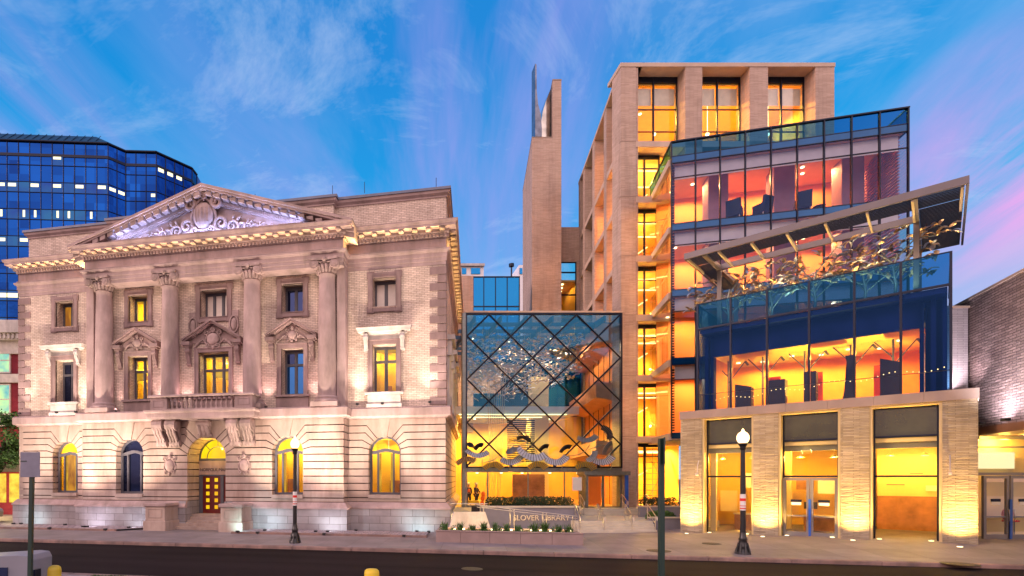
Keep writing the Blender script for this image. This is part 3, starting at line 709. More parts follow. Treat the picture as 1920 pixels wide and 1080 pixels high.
for i in range(5):
    y = YW if i in (0,4) else YC
    w3, w2, nc = (1.46,1.5,2) if i != 2 else (1.95,2.16,3)
    wd = rect_window(WX[i], y, w3, 14.02, 15.85, [Y3[i]], nc); surround3(wd, WX[i], y, w3)
    if i == 2:
        for sg in (-1,1):
            s = MB(); s.ball((WX[2]+sg*(w3/2+.5), y-.1, 13.45), .22, .12, .42, 10, 8); s.tube([(WX[2]+sg*(w3/2+.5)+.3*cos(q*pi/8), y-.12, 13.45+.55*sin(q*pi/8)) for q in range(17)], .06, 5, False)
            s.box(WX[2]+sg*(w3/2+.45)-.35, WX[2]+sg*(w3/2+.45)+.35, y-.07, y+.1, 12.6, 14.4)
            s.build('scroll_ornament', M_stone2, wd)
    wd = rect_window(WX[i], y, w2, 8.66, 11.68, Y2[i], nc, 10.72 if i not in (2,) else 10.6)
    surround2(wd, WX[i], y, w2, 'hood' if i in (0,4) else ('bigped' if i == 2 else 'ped'))
# columns
CX = [AX-7.9, AX-2.92, AX+2.92, AX+7.95]
for x in CX:
    c = MB(); yc = 32.42
    c.lathe([(.60,0.),(.60,2.),(.585,3.),(.56,5.),(.52,7.2),(.515,7.5),(.55,7.53),(.55,7.62),(.52,7.66)], x, yc, 28, 8.42)
    cl = c.build('column', M_stone, OB)
    b = MB(); b.box(x-.86,x+.86,yc-.86,yc+.5,7.72,8.0); b.lathe([(.84,0.),(.86,.07),(.84,.14),(.74,.16),(.70,.22),(.72,.26),(.74,.32),(.70,.38),(.62,.42)], x, yc, 28, 8.0); b.build('column_base', M_stone, cl)
    k = MB(); z = 16.04
    k.lathe([(.52,0.),(.54,.25),(.60,.48),(.70,.62)], x, yc, 24, z)
    k.plan([(x-.86,yc-.86),(x-.3,yc-.74),(x+.3,yc-.74),(x+.86,yc-.86),(x+.74,yc),(x+.74,yc+.5),(x-.74,yc+.5),(x-.74,yc)], z+.70, z+.86)
    for q in range(10):
        t = -pi*q/9; px_, py_ = cos(t), sin(t)
        k.tube([(x+px_*.55,yc+py_*.55,z+.02),(x+px_*.63,yc+py_*.63,z+.25),(x+px_*.74,yc+py_*.74,z+.42),(x+px_*.80,yc+py_*.80,z+.34)], [.10,.12,.09,.03], 5)
    for sg in (-1,1):
        for fx in (.66,):
            k.disc((x+sg*fx, yc-.62, z+.48), .29, .26, 'b', 16); k.disc((x+sg*fx, yc-.66, z+.48), .18, .30, 'b', 12); k.disc((x+sg*fx,yc-.66,z+.5), .06,.36,'b',8)
            k.disc((x+sg*.70, yc-.1, z+.50), .22, .8, 'b', 14)
        k.tube([(x+sg*.62,yc-.64,z+.70),(x+sg*.35,yc-.66,z+.60),(x,yc-.68,z+.58)], [.06,.05,.05], 5)
    k.ball((x,yc-.76,z+.74), .14, .10, .16, 8, 6)
    k.build('capital', M_stone2, cl)
# entablature and cornice
EP = [(XL,YE),(XL,YW),(CL+.25,YW),(CL+.25,YB+.0),(CR-.05,YB+.0),(CR-.05,YW),(XR,YW),(XR,YE)]
m = MB(); m.sweep([(-1.1,16.4),(.02,16.4),(.02,16.62),(.06,16.64),(.06,16.86),(.10,16.88),(.10,17.12),(.24,17.24),(.26,17.34),(.03,17.36),(.03,18.0),(-.2,18.0)], EP); m.build('entablature', M_stone, OB)
CPR = [(0.,17.98),(.07,18.0),(.11,18.06),(.11,18.25),(.19,18.27),(.23,18.33),(.23,18.50),(.64,18.51),(.64,18.66),(.68,18.68),(.76,18.80),(.76,18.86),(-.6,18.9)]
m = MB(); m.sweep(CPR, EP); m.build('cornice', M_stone, OB)
m = MB(); m.teeth(EP, .11, .21, 18.07, 18.25, .13, .23); m.build('dentil_course', M_stone, OB)
m = MB(); m.teeth(EP, .23, .60, 18.34, 18.505, .34, .80)
for k in range(len(m.v)//8):
    q = MB(); q.add(m.v[8*k:8*k+8], m.f[:6]); q.build('modillion', M_stone2, OB, bevel=.05)
# pediment
pxl, pxr, zb, za = EP[3][0]-.76, EP[4][0]+.76, 18.84, 22.0
yf = YB
m = MB(); m.prism([(pxl+.9,zb-.1),(pxr-.9,zb-.1),(AX,za-.35)], yf+.05, yf+1.); m.build('tympanum', M_stone, OB)
def rake(m, o0, o1, d0, d1):             # bar along both slopes; d measured square to the slope, downwards from the top line
    L = (za-zb)/(AX-pxl)
    for sg, xe in ((-1,pxl),(1,pxr)):
        c = 1/cos(math.atan(L)); m.prism([(xe,zb-d0*c),(AX,za-d0*c),(AX,za-d1*c),(xe,zb-d1*c)], yf-o1, yf-o0+.06)
m = MB(); rake(m,-1.0,.78,-.02,.14); rake(m,-1.0,.68,.14,.28); rake(m,-1.,.22,.28,.55); rake(m,-1.,.10,.55,.85); rk = m.build('raking_cornice', M_stone, OB)
m = MB(); L = (za-zb)/(AX-pxl); ang = math.atan(L); c_ = 1/cos(ang)
for sg in (-1,1):
    n_ = 14
    for k in range(n_):
        t = (k+.7)/(n_+.6); x = AX + sg*(AX-pxl-1.5)*t; zt = za - abs(x-AX)*L - .28*c_
        for dx_ in (0,): m.prism([(x-.2,zt-.02-.2*(-sg)*L*-1),(x+.2,zt-.02+(-sg)*L*.2*1),(x+.2,zt-.28+(-sg)*L*.2),(x-.2,zt-.28+sg*L*.2)], yf-.64, yf-.15)
    n_ = 52
    for k in range(n_):
        t = (k+.6)/(n_+1); x = AX + sg*(AX-pxl-2.2)*t; zt = za - abs(x-AX)*L - .58*c_
        m.prism([(x-.06,zt+sg*L*.06),(x+.06,zt-sg*L*.06),(x+.06,zt-.20-sg*L*.06),(x-.06,zt-.2+sg*L*.06)], yf-.20, yf-.04)
m.build('raking_modillion', M_stone2, OB)
m = MB()
cartouche(m, AX-.1, yf-.25, 20.2, .72, .85)
for k in range(5): m.tube([(AX-.1-.45+.22*k, yf-.50+.05*abs(k-2), 20.6),(AX-.1-.45+.22*k, yf-.54+.05*abs(k-2), 20.15),(AX-.1-.36+.18*k, yf-.42, 19.7)], .07, 5)
for sg in (-1,1):
    m.tube(spiral((AX-.1+sg*1.2, 19.65), .52, 1.5, -sg, -pi/2, y=yf-.15), [.16*(1-.5*k/22) for k in range(23)], 6)
    m.tube(spiral((AX-.1+sg*.95, 20.95), .42, 1.4, sg, pi/2, y=yf-.25), [.16*(1-.5*k/22) for k in range(23)], 6)
    for cx_, cz_, r_, tn in ((1.95,19.42,.46,1.5),(2.95,19.28,.34,1.4),(3.75,19.16,.24,1.3),(4.4,19.08,.16,1.2)):
        m.tube(spiral((AX-.1+sg*cx_, cz_), r_, tn, sg, -pi/2, y=yf-.10), [r_*.26*(1-.6*k/22) for k in range(23)], 6)
        for t_ in (.2,.9,1.6):
            a_ = Vector((cos(t_)*sg, 0, sin(t_))); p0 = Vector((AX-.1+sg*cx_, yf-.06, cz_))
            m.tube([tuple(p0+a_*r_*.8), tuple(p0+a_*r_*1.25+Vector((sg*.06,-.08,.02))), tuple(p0+a_*r_*1.6+Vector((sg*.16,-.04,0)))], [r_*.16,r_*.24,.02], 5)
    m.tube([(AX-.1+sg*(.9+.4*q), yf-.06, 19.0-.03*q+.05*sin(q*1.6)) for q in range(11)], [.14-.011*q for q in range(11)], 6)
m.build('pediment_carving', M_stone2, OB)
# attic
AP = [(XL+.15,YE),(XL+.15,YW+.7),(CL+1.2,YW+.7),(CL+1.2,YW+.25),(CR-1.0,YW+.25),(CR-1.0,YW+.7),(XR-.0,YW+.7),(XR,YE)]
m = MB(); m.sweep([(0.,18.8),(0.,20.9)], AP, False); m.build('attic_wall', M_brick, OB)
m = MB(); m.sweep([(.0,18.8),(.12,18.8),(.12,19.2),(0,19.25)], AP); m.sweep([(-.3,20.86),(.06,20.88),(.06,20.98),(.20,21.1),(.24,21.25),(.0,21.27)], AP); m.build('attic_moulding', M_stone, OB)
m = MB(); m.sweep([(-.5,21.25),(.30,21.26),(.30,21.42),(-.5,21.50)], AP); m.build('roof_coping', M_coping, OB)
m = MB(); m.quad((XL+.3,YW+.8,21.2),(XR-.3,YW+.8,21.2),(XR-.3,YE,21.2),(XL+.3,YE,21.2)); m.build('roof', M_coping, OB)
for x, y in ((-14.2,YW+.2),(-8.9,YW+.2),(-6.8,YW+.2),(-2.3,YW+.6)):
    m = MB(); m.tube([(x,y,21.4),(x,y,22.1)], .02, 5); m.build('lightning_rod', M_mull, OB)
# side elevation towards the atrium: window hoods, frames and brackets
for k in range(4):
    yc = 36.2+k*4.4
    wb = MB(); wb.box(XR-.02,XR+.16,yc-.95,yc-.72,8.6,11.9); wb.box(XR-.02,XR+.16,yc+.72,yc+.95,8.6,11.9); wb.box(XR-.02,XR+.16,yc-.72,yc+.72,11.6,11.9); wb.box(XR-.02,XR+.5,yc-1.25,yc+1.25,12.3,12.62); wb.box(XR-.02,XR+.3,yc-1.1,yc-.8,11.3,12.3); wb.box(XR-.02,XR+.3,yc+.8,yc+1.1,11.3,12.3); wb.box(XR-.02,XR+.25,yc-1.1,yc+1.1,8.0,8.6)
    wd = wb.build('side_window', M_whitetrim_lithood, OB); p = MB(); p.box(XR-.0,XR+.02,yc-.72,yc+.72,8.6,11.6); p.build('pane', M_lit, wd)
# balcony on scroll brackets
bal = MB(); bx = 3.58; yb0, yb1 = 31.0, YB+.3
bal.sweep([(0,7.06),(.10,7.06),(.14,7.2),(.14,7.42),(.24,7.52),(.24,7.62),(0,7.66)], [(AX-bx,yb1),(AX-bx,yb0),(AX+bx,yb0),(AX+bx,yb1)])
bal.box(AX-bx,AX+bx,yb0,yb1,7.06,7.64); bc_ = bal.build('balcony', M_stone, OB)
r_ = MB()
for sg in (-1,1):
    xa, xb_ = sorted((AX+sg*(bx-1.25), AX+sg*(bx-.06))); r_.box(xa,xb_,yb0+.06,yb0+.45,7.66,8.46); r_.frame(xa+.2,xb_-.2,yb0+.035,yb0+.06,7.85,8.3,.05)
    r_.box(*sorted((AX+sg*(bx-.40), AX+sg*(bx-.061))),yb0+.45,yb1,7.66,8.46)
r_.box(AX-bx+1.25,AX+bx-1.25,yb0+.1,yb0+.4,7.66,7.74)
r_.sweep([(-.42,8.46),(.06,8.46),(.08,8.54),(.04,8.62),(-.42,8.62)], [(AX-bx,yb1),(AX-bx,yb0),(AX+bx,yb0),(AX+bx,yb1)])
r_.build('balcony_rail', M_stone, bc_, bevel=.015)
for k in range(13):
    b = MB(); b.lathe([(.09,0),(.09,.06),(.05,.1),(.055,.14),(.105,.26),(.09,.34),(.05,.48),(.045,.54),(.08,.62),(.09,.66),(.09,.72)], AX-2.05+4.1*k/12, yb0+.25, 10, 7.74); b.build('baluster', M_stone, bc_)
for x in (AX-3.05,AX-2.12,AX+2.12,AX+3.05):
    b = MB(); scroll_side(b, x-.30, x+.30, YB, 7.05, 1.75, .85); b.build('bracket', M_stone2, bc_)
b = MB(); scroll_side(b, AX-.45, AX+.35, YB-.02, 7.0, 1.1, .45); b.build('keystone_carving', M_stone2, OB)
for sg in (-1,1):
    b = MB(); cartouche(b, AX+sg*2.62, YB-.05, 4.1, .34, .40); b.build('wall_cartouche', M_stone2, OB)
# entrance
yd = 33.5
e = MB(); n_ = 16; xc = AX-.03; r0 = 1.35; zs = 4.62
for k in range(n_):
    t0, t1 = pi*k/n_, pi*(k+1)/n_
    e.prism([(xc+r0*cos(t0),zs+r0*sin(t0)),(xc+r0*cos(t1),zs+r0*sin(t1)),(xc+(r0-.1)*cos(t1),zs+(r0-.1)*sin(t1)),(xc+(r0-.1)*cos(t0),zs+(r0-.1)*sin(t0))], yd-.05, yd+.08)
for k in range(10):
    t0, t1 = pi*k/10, pi*(k+1)/10; q = .82
    e.prism([(xc+q*cos(t0),zs+q*sin(t0)),(xc+q*cos(t1),zs+q*sin(t1)),(xc+(q-.05)*cos(t1),zs+(q-.05)*sin(t1)),(xc+(q-.05)*cos(t0),zs+(q-.05)*sin(t0))], yd-.02, yd+.05)
for a in (45,90,135): e.tube([(xc+.8*cos(R(a)),yd,zs+.8*sin(R(a))),(xc+1.3*cos(R(a)),yd,zs+1.3*sin(R(a)))], .025, 4)
e.box(xc-r0,xc+r0,yd-.08,yd+.1,zs-.16,zs)
e.box(xc-r0,xc-r0+.26,yd-.06,yd+.1,.88,3.42); e.box(xc+r0-.26,xc+r0,yd-.06,yd+.1,.88,3.42); e.box(xc+.22,xc+.44,yd-.06,yd+.1,.88,3.42)
e.box(xc-r0,xc+r0,yd-.06,yd+.1,3.421,3.5)
ef = e.build('entrance_frame', M_wframe, OB)
p = MB(); p.prism([(xc+1.27*cos(pi*k/16),zs+1.27*sin(pi*k/16)) for k in range(17)], yd+.01, yd+.03); p.build('fanlight', M_lit, ef)
p = MB(); p.box(xc-r0+.02,xc+r0-.02,yd-.10,yd+.05,3.51,4.45); p.build('name_panel', M_stone, ef)
text('lettering', 'NORFOLK MAIN', .29, M_textd, FO, xc-r0+.08, yd-.115, 3.76, ef, .004, space=.96)
dr = MB(); dr.box(xc-r0+.26,xc+.22,yd,yd+.06,.90,3.42); dd = dr.build('door', M_door, OB)
for i in range(2):
    for j in range(5):
        p = MB(); x = xc-r0+.26+.36+.62*i; z = 1.32+.46*j; p.box(x-.125,x+.125,yd-.015,yd+.01,z-.125,z+.125); p.build('door_pane', M_lit, dd)
        p = MB(); p.frame(x-.17,x+.17,yd-.03,yd,z-.17,z+.17,.04); p.build('door_moulding', M_door, dd)
p = MB(); p.box(xc+.44,xc+r0-.26,yd+.02,yd+.06,.9,3.42); p.build('door', M_door, OB)
st = thing('entrance_steps', 'low stone steps leading up to the dark red door under the balcony', 'steps', (AX,31.5,0))
for k in range(5):
    s = MB(); s.box(AX-1.85,AX+1.85,31.15+.36*k,31.15+.36*(k+1)-.004 if k < 4 else 34.2,-.1,.18*(k+1)); s.build('step', M_rust, st, bevel=.015)
for sg, lb in ((-1,'squat stone pedestal left of the steps to the red door'),(1,'squat stone pedestal right of the steps, its right side lit pale cyan')):
    t_ = thing('stone_pedestal', lb, 'pedestal', (AX+sg*2.55,31,0), 'pedestals beside the old entrance')
    a0,a1 = AX+sg*2.55-.68, AX+sg*2.55+.68
    q = MB(); q.box(a0,a1,30.1,31.62,.62,1.5); q.frame(a0+.2,a1-.2,30.07,30.1,.8,1.38,.06); q.build('die', M_rust, t_, bevel=.02)
    q = MB(); q.box(a0-.1,a1+.1,30.0,31.62,-.1,.62); q.build('base', M_rust, t_, bevel=.03)
    q = MB(); q.box(a0-.1,a1+.1,30.0,31.62,1.5,1.72); q.build('cap', M_stone, t_, bevel=.04)
# ---------------------------------------------------------------- the library
AMB = (1.,.555,.085); COR = (1.,.47,.15)
LB = thing('library_building', 'modern library of pale brick and glass with a tall gridded block and brick corner base', 'building', (*ft(20,42),0))
# tower
FL = [1.05,6.5,11.2,15.85,20.4,24.95,29.2]; ZT = 35.2
CR_ = [(19.45,20.6),(24.4,25.7),(29.35,30.75),(34.4,35.85)]
m = MB(FT)
for i,(a,b) in enumerate(CR_):
    z0 = 0. if i == 0 else 24.
    m.box(a,b,41.,42.5,z0,34.9)
m.build('tower_column', M_lbrick, LB)
m = MB(FT)
m.box(19.4,35.9,40.96,43.2,34.9,ZT)
m.build('tower_cornice', M_trim, LB)
m = MB(FT); m.box(20.6,35.85,41.0,42.5,28.75,29.2); m.build('tower_spandrel', M_trim, LB)
for z in FL[1:6]: m = MB(FT); m.box(20.6,23.2,41.0,42.5,z-.48,z); m.build('tower_spandrel', M_trim, LB)
for z in FL[1:]: m = MB(FT); m.box(19.42,20.62,40.985,41.3,z-.03,z); m.build('joint_band', M_ledge, LB)
# side of the tower, running back along the street normal
sx, sy = ft(19.45,41.); SW = 16.5
m = MB()
ys = [sy+.0, sy+4.55, sy+9.1, sy+13.6]
for y in ys: m.box(sx+.003, sx+1.3, y+(.05 if y>sy else .3), y+1.0, 0., 34.88)
m.box(sx+.01, sx+1.3, sy+SW-.6, sy+SW+.4, 0, 34.88)
m.build('tower_side_column', M_lbrick_side, LB)
m = MB(); m.box(sx-.03,sx+1.6,sy+.3,sy+SW+.4,34.9,ZT-.01)
for z in FL[1:]: m.box(sx+.02,sx+1.25,sy+1.0,sy+SW,z-.48,z)
m.build('tower_side_spandrel', M_trim, LB)
for y in ys:
    for k, z in enumerate(FL[2:]):
        zt = ([*FL[3:],34.9])[k]-.48
        f = MB(); f.frame(0,0,0,0,0,0,0) if False else None
        y0, y1 = y+1.0, (y+4.6 if y < ys[-1] else sy+SW-.6)
        f.box(sx+1.05,sx+1.15,y0,y0+.07,z,zt); f.box(sx+1.05,sx+1.15,y1-.07,y1,z,zt); f.box(sx+1.05,sx+1.15,(y0+y1)/2-.04,(y0+y1)/2+.04,z,zt); f.box(sx+1.05,sx+1.15,y0,y1,zt-.5,zt-.42)
        wdw = f.build('side_window', M_mull, LB); p = MB(); p.quad((sx+1.1,y0,z),(sx+1.1,y1,z),(sx+1.1,y1,zt),(sx+1.1,y0,zt)); p.build('pane', M_gside, wdw)
# front windows of the tower
def tower_win(a0,a1,z0,z1,s=42.1,top=.45,mid=None,blind=False):
    f = MB(FT); f.frame(a0,a1,s-.06,s+.06,z0,z1,.08); c = (a0+a1)/2; f.box(c-.05,c+.05,s-.1,s+.06,z0+.08,z1-.08)
    f.box(a0+.08,a1-.08,s-.05,s+.05,z1-top,z1-.08)
    for q in (mid or []): f.box(a0+.08,a1-.08,s-.05,s+.05,q-.035,q+.035)
    wdw = f.build('tower_window', M_mull, LB)
    for x0,x1 in ((a0,c),(c,a1)): p = MB(FT); p.quad((x0,s,z0),(x1,s,z0),(x1,s,z1),(x0,s,z1)); p.build('pane', M_gclear, wdw)
    if blind:
        for x0,x1 in ((a0+.1,c-.06),(c+.06,a1-.1)): p = MB(FT); p.box(x0,x1,s+.2,s+.23,z1-2.1,z1-.75); p.build('roller_blind', M_blind, wdw)
for i in range(3): tower_win(CR_[i][1],CR_[i+1][0],29.2,34.9,mid=[30.6,32.35],blind=True)
for i in range(6): tower_win(20.6,23.0,FL[i],FL[i+1]-.48,top=.30,mid=[FL[i+1]-1.5])
# rooms of the tower
def room(fr, poly, z0, z1, mw, mf, mc, names=('inner_wall','floor_slab','ceiling'), open_edges=(0,), parent=None):
    w_ = MB(fr); n = len(poly)
    for i in range(n):
        if i in open_edges: continue
        (a0,b0),(a1,b1) = poly[i], poly[(i+1)%n]; w_.quad((a0,b0,z0),(a1,b1,z0),(a1,b1,z1),(a0,b0,z1))
    w_.build(names[0], mw, parent)
    f = MB(fr); f.quad(*[(a,b,z0+.004) for a,b in poly]); f.build(names[1], mf, parent)
    c = MB(fr); c.plan(poly, z1, z1+.2); c.build(names[2], mc, parent)
TP = [(20.5,42.2),(35.7,42.2),(35.7,50.),(22.2,50.)]
def area(loc, sx_, sy_, power, col, ang=0., down=True):
    """a grid of recessed lamps in a ceiling (or low uplights)"""
    n = 4 if sx_ > 6 else (2 if sx_ > 1.5 else 1)
    for k in range(n):
        t = ((k+.5)/n-.5)*sx_; p = Vector((loc[0]+cos(ang)*t, loc[1]+sin(ang)*t, loc[2]+(.12 if down else 0)))
        lamp('room_lamp','SPOT',p, power*1.5/n, col, None, aim=p+Vector((0,0,-1 if down else 1)), spot_size=R(172 if down else 120), spot_blend=.35, shadow_soft_size=.10)
def strips(fr, segs, z, parent, w=.05):
    for (a0,b0,a1,b1) in segs:
        s_ = MB(fr); s_.tube([(a0,b0,z),(a1,b1,z)], w, 4); s_.build('light_strip', M_strip, parent)
for i in range(7):
    z0 = FL[i]; z1 = (FL[i+1] if i < 6 else 34.9)-.55
    room(FT, TP if i in (6,) else [(20.5,42.2),(24.6,42.2),(27.,50.),(22.2,50.)], z0, z1, M_amber, M_floor, M_ceil, open_edges=(0,3) if i != 6 else (0,3), parent=LB)
    wdt = 13. if i == 6 else 3.5
    area(fw(FT,28. if i==6 else 23.4,46.2,z1-.15), wdt, 5., 4200 if i==6 else 2000, AMB, T)
    if i != 6:
        lamp('ceiling_fill','POINT',fw(FT,22.3,44.6,z0+1.1),520,AMB,None,shadow_soft_size=.02)  # unseen fill lamp added in each bay to brighten its ceiling
        strips(FT, [(21.,43.2,24.,43.2),(21.,45.6,25.,45.6)], z1-.5, LB)
        s_ = MB(FT); za = z0+.3
        s_.tube([(21.3,47.5,za+.6),(24.2,46.2,za+2.6)], .03, 4); s_.build('light_strip', M_strip, LB)
    else:
        for a in (21.4,23.2,26.4,28.3,31.6,33.4):
            d_ = MB(FT); d_.disc((a,45.5,z1-.02), .12, .04, 'c', 10); d_.build('downlight', M_spot, LB)
        for a in (23.6,28.0,33.0):
            d_ = MB(FT); d_.tube([(a,44.,z1),(a,44.,z1-2.6)], .015, 4); d_.ball((a,44.,z1-2.7), .14,.14,.14,8,6); d_.build('pendant_lamp', M_spot, LB)
        l_ = MB(FT)
        for k in range(22): l_.tube([(34.2-.14*k*0, 43.+.3*k, z0),(34.2, 43.+.3*k, z1)], .03, 4) if False else None
        for k in range(16): l_.prism([(31.8+.05*k,z0+.22*k),(35.4,z0+1.2+.22*k),(35.4,z0+1.3+.22*k),(31.8+.05*k,z0+.09+.22*k)], 47.2,47.3)
        l_.build('wood_slat_screen', M_wood, LB)
# rear wing with the lit strip, and stair tower
m = MB(FT)
m.holes(20.05,22.6,1.,30.1,[(20.55,22.3,8.,26.4)],57.,.4); m.quad((20.05,57,30.1),(22.6,57,30.1),(22.6,62,30.1),(20.05,62,30.1)); m.build('rear_wall', M_lbrick, LB)
m = MB(FT); m.frame(20.55,22.3,57.1,57.2,8.,26.4,.09)
for z in (11.,12.6,16.2,17.4,20.7,22.9,25.3): m.box(20.6,22.25,57.1,57.2,z-.07,z+.07)
wdw = m.build('rear_window', M_mull, LB); p = MB(FT); p.quad((20.55,57.15,8.),(22.3,57.15,8.),(22.3,57.15,26.4),(20.55,57.15,26.4)); p.build('pane', M_gclear, wdw)
for z0,z1 in ((11.2,15.85),(15.85,20.4),(20.4,24.95)):
    room(FT, [(20.3,57.3),(22.5,57.3),(22.5,62.),(20.3,62.)], z0, z1-.6, M_amber, M_floor, M_ceil, parent=LB)
    area(fw(FT,21.4,59.,z1-.7), 1.6, 3., 110, AMB, T)
    for k in range(3): d_ = MB(FT); d_.disc((21.1+.3*k,58.+1.1*k,z1-.62), .16,.04,'c',10); d_.build('downlight', M_spot, LB)
tx, ty = ft(17.0,55.3); tx1, ty1 = ft(20.05,55.3)
m = MB(); P = [(tx,ty),(tx1,ty1),(tx1+.1,ty1+10.5),(tx,ty+10.5)]; m.plan(P, 1., 38.55)
q0 = ft(19.15,55.3); m.plan([q0,(tx1,ty1),(tx1+.1,ty1+10.5),(q0[0],q0[1]+10.5)], 38.55, 44.5); m.build('stair_tower', M_lbrick, LB)
m = MB(); m.plan([(tx-.02,ty-.02),(q0[0]-.0,q0[1]-.02),(q0[0],q0[1]+10.5),(tx-.02,ty+10.5)], 38.55,38.66); m.plan([(q0[0]-.02,q0[1]-.02),(tx1+.02,ty1-.02),(tx1+.1,ty1+10.5),(q0[0]-.02,q0[1]+10.5)], 44.5,44.64); m.build('tower_coping', M_ledge, LB)
def fin(pts, s0, s1, nm, mt):
    f = MB(FT); f.prism([((px-690)/1000*55.6, 3.3+55.6*(896-py)/1000) for px,py in pts], s0, s1); return f.build(nm, mt, LB)
fin([(1003.5,256),(1003.5,119),(1006,121),(1006.5,170),(1009,195),(1014,214),(1016,240),(1016,256)], 55.6, 56.8, 'roof_fin', plain('brushed_dark_metal', (.16,.17,.22), .25, .85, var=.5, scale=1.))
fin([(1018,256),(1018.5,222),(1022,200),(1028,180),(1035,162),(1036.5,158),(1036.5,256)], 56.3, 57.8, 'roof_fin', plain('polished_metal', (.50,.46,.42), .15, .95, var=.4, scale=1.))
m = MB(FT); m.tube([(26.3,43.,35.2),(26.25,43.,35.75),(26.35,43.,35.95),(26.6,43.,35.9),(26.65,43.,35.4),(26.8,43.,35.3)], .03, 5); m.build('roof_hook', M_mull, LB)
# blue curtain-glass block between old and new
m = MB(FT); m.box(10.8,15.6,54.8,56.,15.,23.9); m.build('link_block', M_blockglass, LB)
m = MB(FT)
for a in (10.8,11.9,13.1,14.3,15.55): m.box(a-.04,a+.04,54.74,54.82,15.,23.95)
m.box(10.8,15.6,54.73,54.8,20.85,20.95); m.box(10.76,15.6,54.73,54.8,23.88,24.0); m.build('link_mullion', M_mull, LB)
m = MB(FT); m.box(9.2,10.78,54.6,57.,8.,24.); m.box(10.78,15.6,54.9,57.,12.,18.4); m.build('link_wall', M_lbrick, LB)
# atrium
A0, A1, AS, AZ0, AZ1 = 7.58, 19.45, 41., 4.1, 15.85
lat = MB(FT); hp = 1.683
def clip(r0, sg):
    pts = []
    for zz in (AZ0, AZ1):
        rr = r0 + sg*(AZ1-zz)*hp/1.66; pts.append((rr, zz))
    (ra,za_),(rb,zb_) = pts
    t0, t1 = 0., 1.
    for lim, s_ in ((A0,1),(A1,-1)):
        da, db = (ra-lim)*s_, (rb-lim)*s_
        if da < 0 and db < 0: return None
        if da < 0: t0 = max(t0, -da/(db-da))
        if db < 0: t1 = min(t1, da/(da-db))
    return [(ra+(rb-ra)*t0, AS-.05, za_+(zb_-za_)*t0), (ra+(rb-ra)*t1, AS-.05, za_+(zb_-za_)*t1)] if t1 > t0+.01 else None
for kk in range(-5, 10):
    for sg in (-1,1):
        c_ = clip(9.29+2*hp*kk, sg)
        if c_: lat.tube(c_, .065, 4)
lat.build('diagonal_lattice', M_mull, LB)
m = MB(FT); m.frame(A0-.1,A1+.06,AS-.12,AS+.12,AZ0-.05,AZ1+.12,.12); m.build('atrium_frame', M_mull, LB)
m = MB(FT); m.box(A0-.35,A0-.1,AS-.2,AS+.3,1.,AZ1+.1); m.box(A0-.35,A1-.1,AS-.35,AS+.2,3.75,4.05); m.build('atrium_beam', M_steel, LB)
m = MB(FT); m.box(A0-.2,A1+.05,AS-.05,AS+13.,AZ1+.13,AZ1+.3) if False else m.box(A0-.15,A1+.05,AS-.15,AS+.35,AZ1+.122,AZ1+.25); m.build('atrium_coping', M_trim, LB)
m = MB(FT); m.quad((A0,AS+.02,AZ0),(A1,AS+.02,AZ0),(A1,AS+.02,AZ1),(A0,AS+.02,AZ1)); m.build('atrium_glazing', M_gatr, LB)
m = MB(FT); m.quad((A0,AS+.1,AZ1),(A1,AS+.1,AZ1),(A1+2.6,AS+13.,AZ1),(A0+2.6,AS+13.,AZ1)); m.build('atrium_roof', M_gatr, LB)
m = MB(FT)
for k in range(6): m.box(A0+2.*k+.6,A0+2.*k+.75,AS+.1,AS+13.,AZ1-.5,AZ1-.05)
for k in range(6): m.box(A0,A1+2,AS+1.9+2.*k,AS+2.02+2.*k,AZ1-.35,AZ1-.05)
m.build('roof_beam', plain('blue_roof_steel', (.03,.10,.20), .5), LB)
# inside the atrium
m = MB(FT); m.quad((A0,AS+14,9.6),(22.,AS+14,9.6),(22.,AS+14,AZ1),(A0,AS+14,AZ1)); m.build('atrium_rear_glazing', M_blockglass, LB)
m = MB(FT); m.quad((A0,AS+14,1.),(22.,AS+14,1.),(22.,AS+14,9.6),(A0,AS+14,9.6)); m.build('atrium_rear_wall', M_amber, LB)
m = MB(FT); m.quad((6.,AS,1.054),(22.,AS,1.054),(24.,AS+14,1.054),(6.,AS+14,1.054)); m.build('atrium_floor', M_floor, LB)
m = MB(FT); m.box(A0,18.6,AS+6.,AS+14,8.9,9.6); m.build('mezzanine', M_white, LB)
m = MB(FT); m.quad((A0,AS+6.05,9.6),(18.6,AS+6.05,9.6),(18.6,AS+6.05,10.7),(A0,AS+6.05,10.7)); m.build('mezzanine_rail', M_gclear, LB)
rw = [ (sx+1.2, sy+.6), (sx+1.2, sy+14.) ]
m = MB()
for z0,z1 in ((4.9,6.3),(9.4,11.),(13.9,15.7)): m.prism([(sx-1.5,z0+.35),(sx+.02,z0),(sx+.02,z1-.2),(sx-1.35,z1),(sx-1.5,z1)], sy+1.4, sy+13.5)
m.build('inner_spandrel', plain('coral_spandrel',(.75,.34,.20),.7,var=.15), LB)
for k in range(7):
    m = MB(); y = sy+1.3+2.0*k; m.box(sx-.06,sx+.01,y,y+.05,1.1,15.); m.build('inner_mullion', M_mull, LB)
m = MB()
for z0,z1 in ((1.1,5.6),(6.6,10.2),(11.3,15.)): m.quad((sx-.02,sy+1.2,z0),(sx-.02,sy+13.5,z0),(sx-.02,sy+13.5,z1),(sx-.02,sy+1.2,z1))
m.build('inner_side_wall', M_coral, LB)
m = MB(FT); m.box(15.,16.6,AS+8.,AS+9.6,1.1,12.6); m.build('lift_shaft', M_cream, LB)
m = MB(FT); m.box(12.2,14.6,AS+7.6,AS+8.,9.7,12.9)
for k in range(18): m.box(12.2,14.6,AS+7.5,AS+7.6,9.8+.17*k,9.87+.17*k)
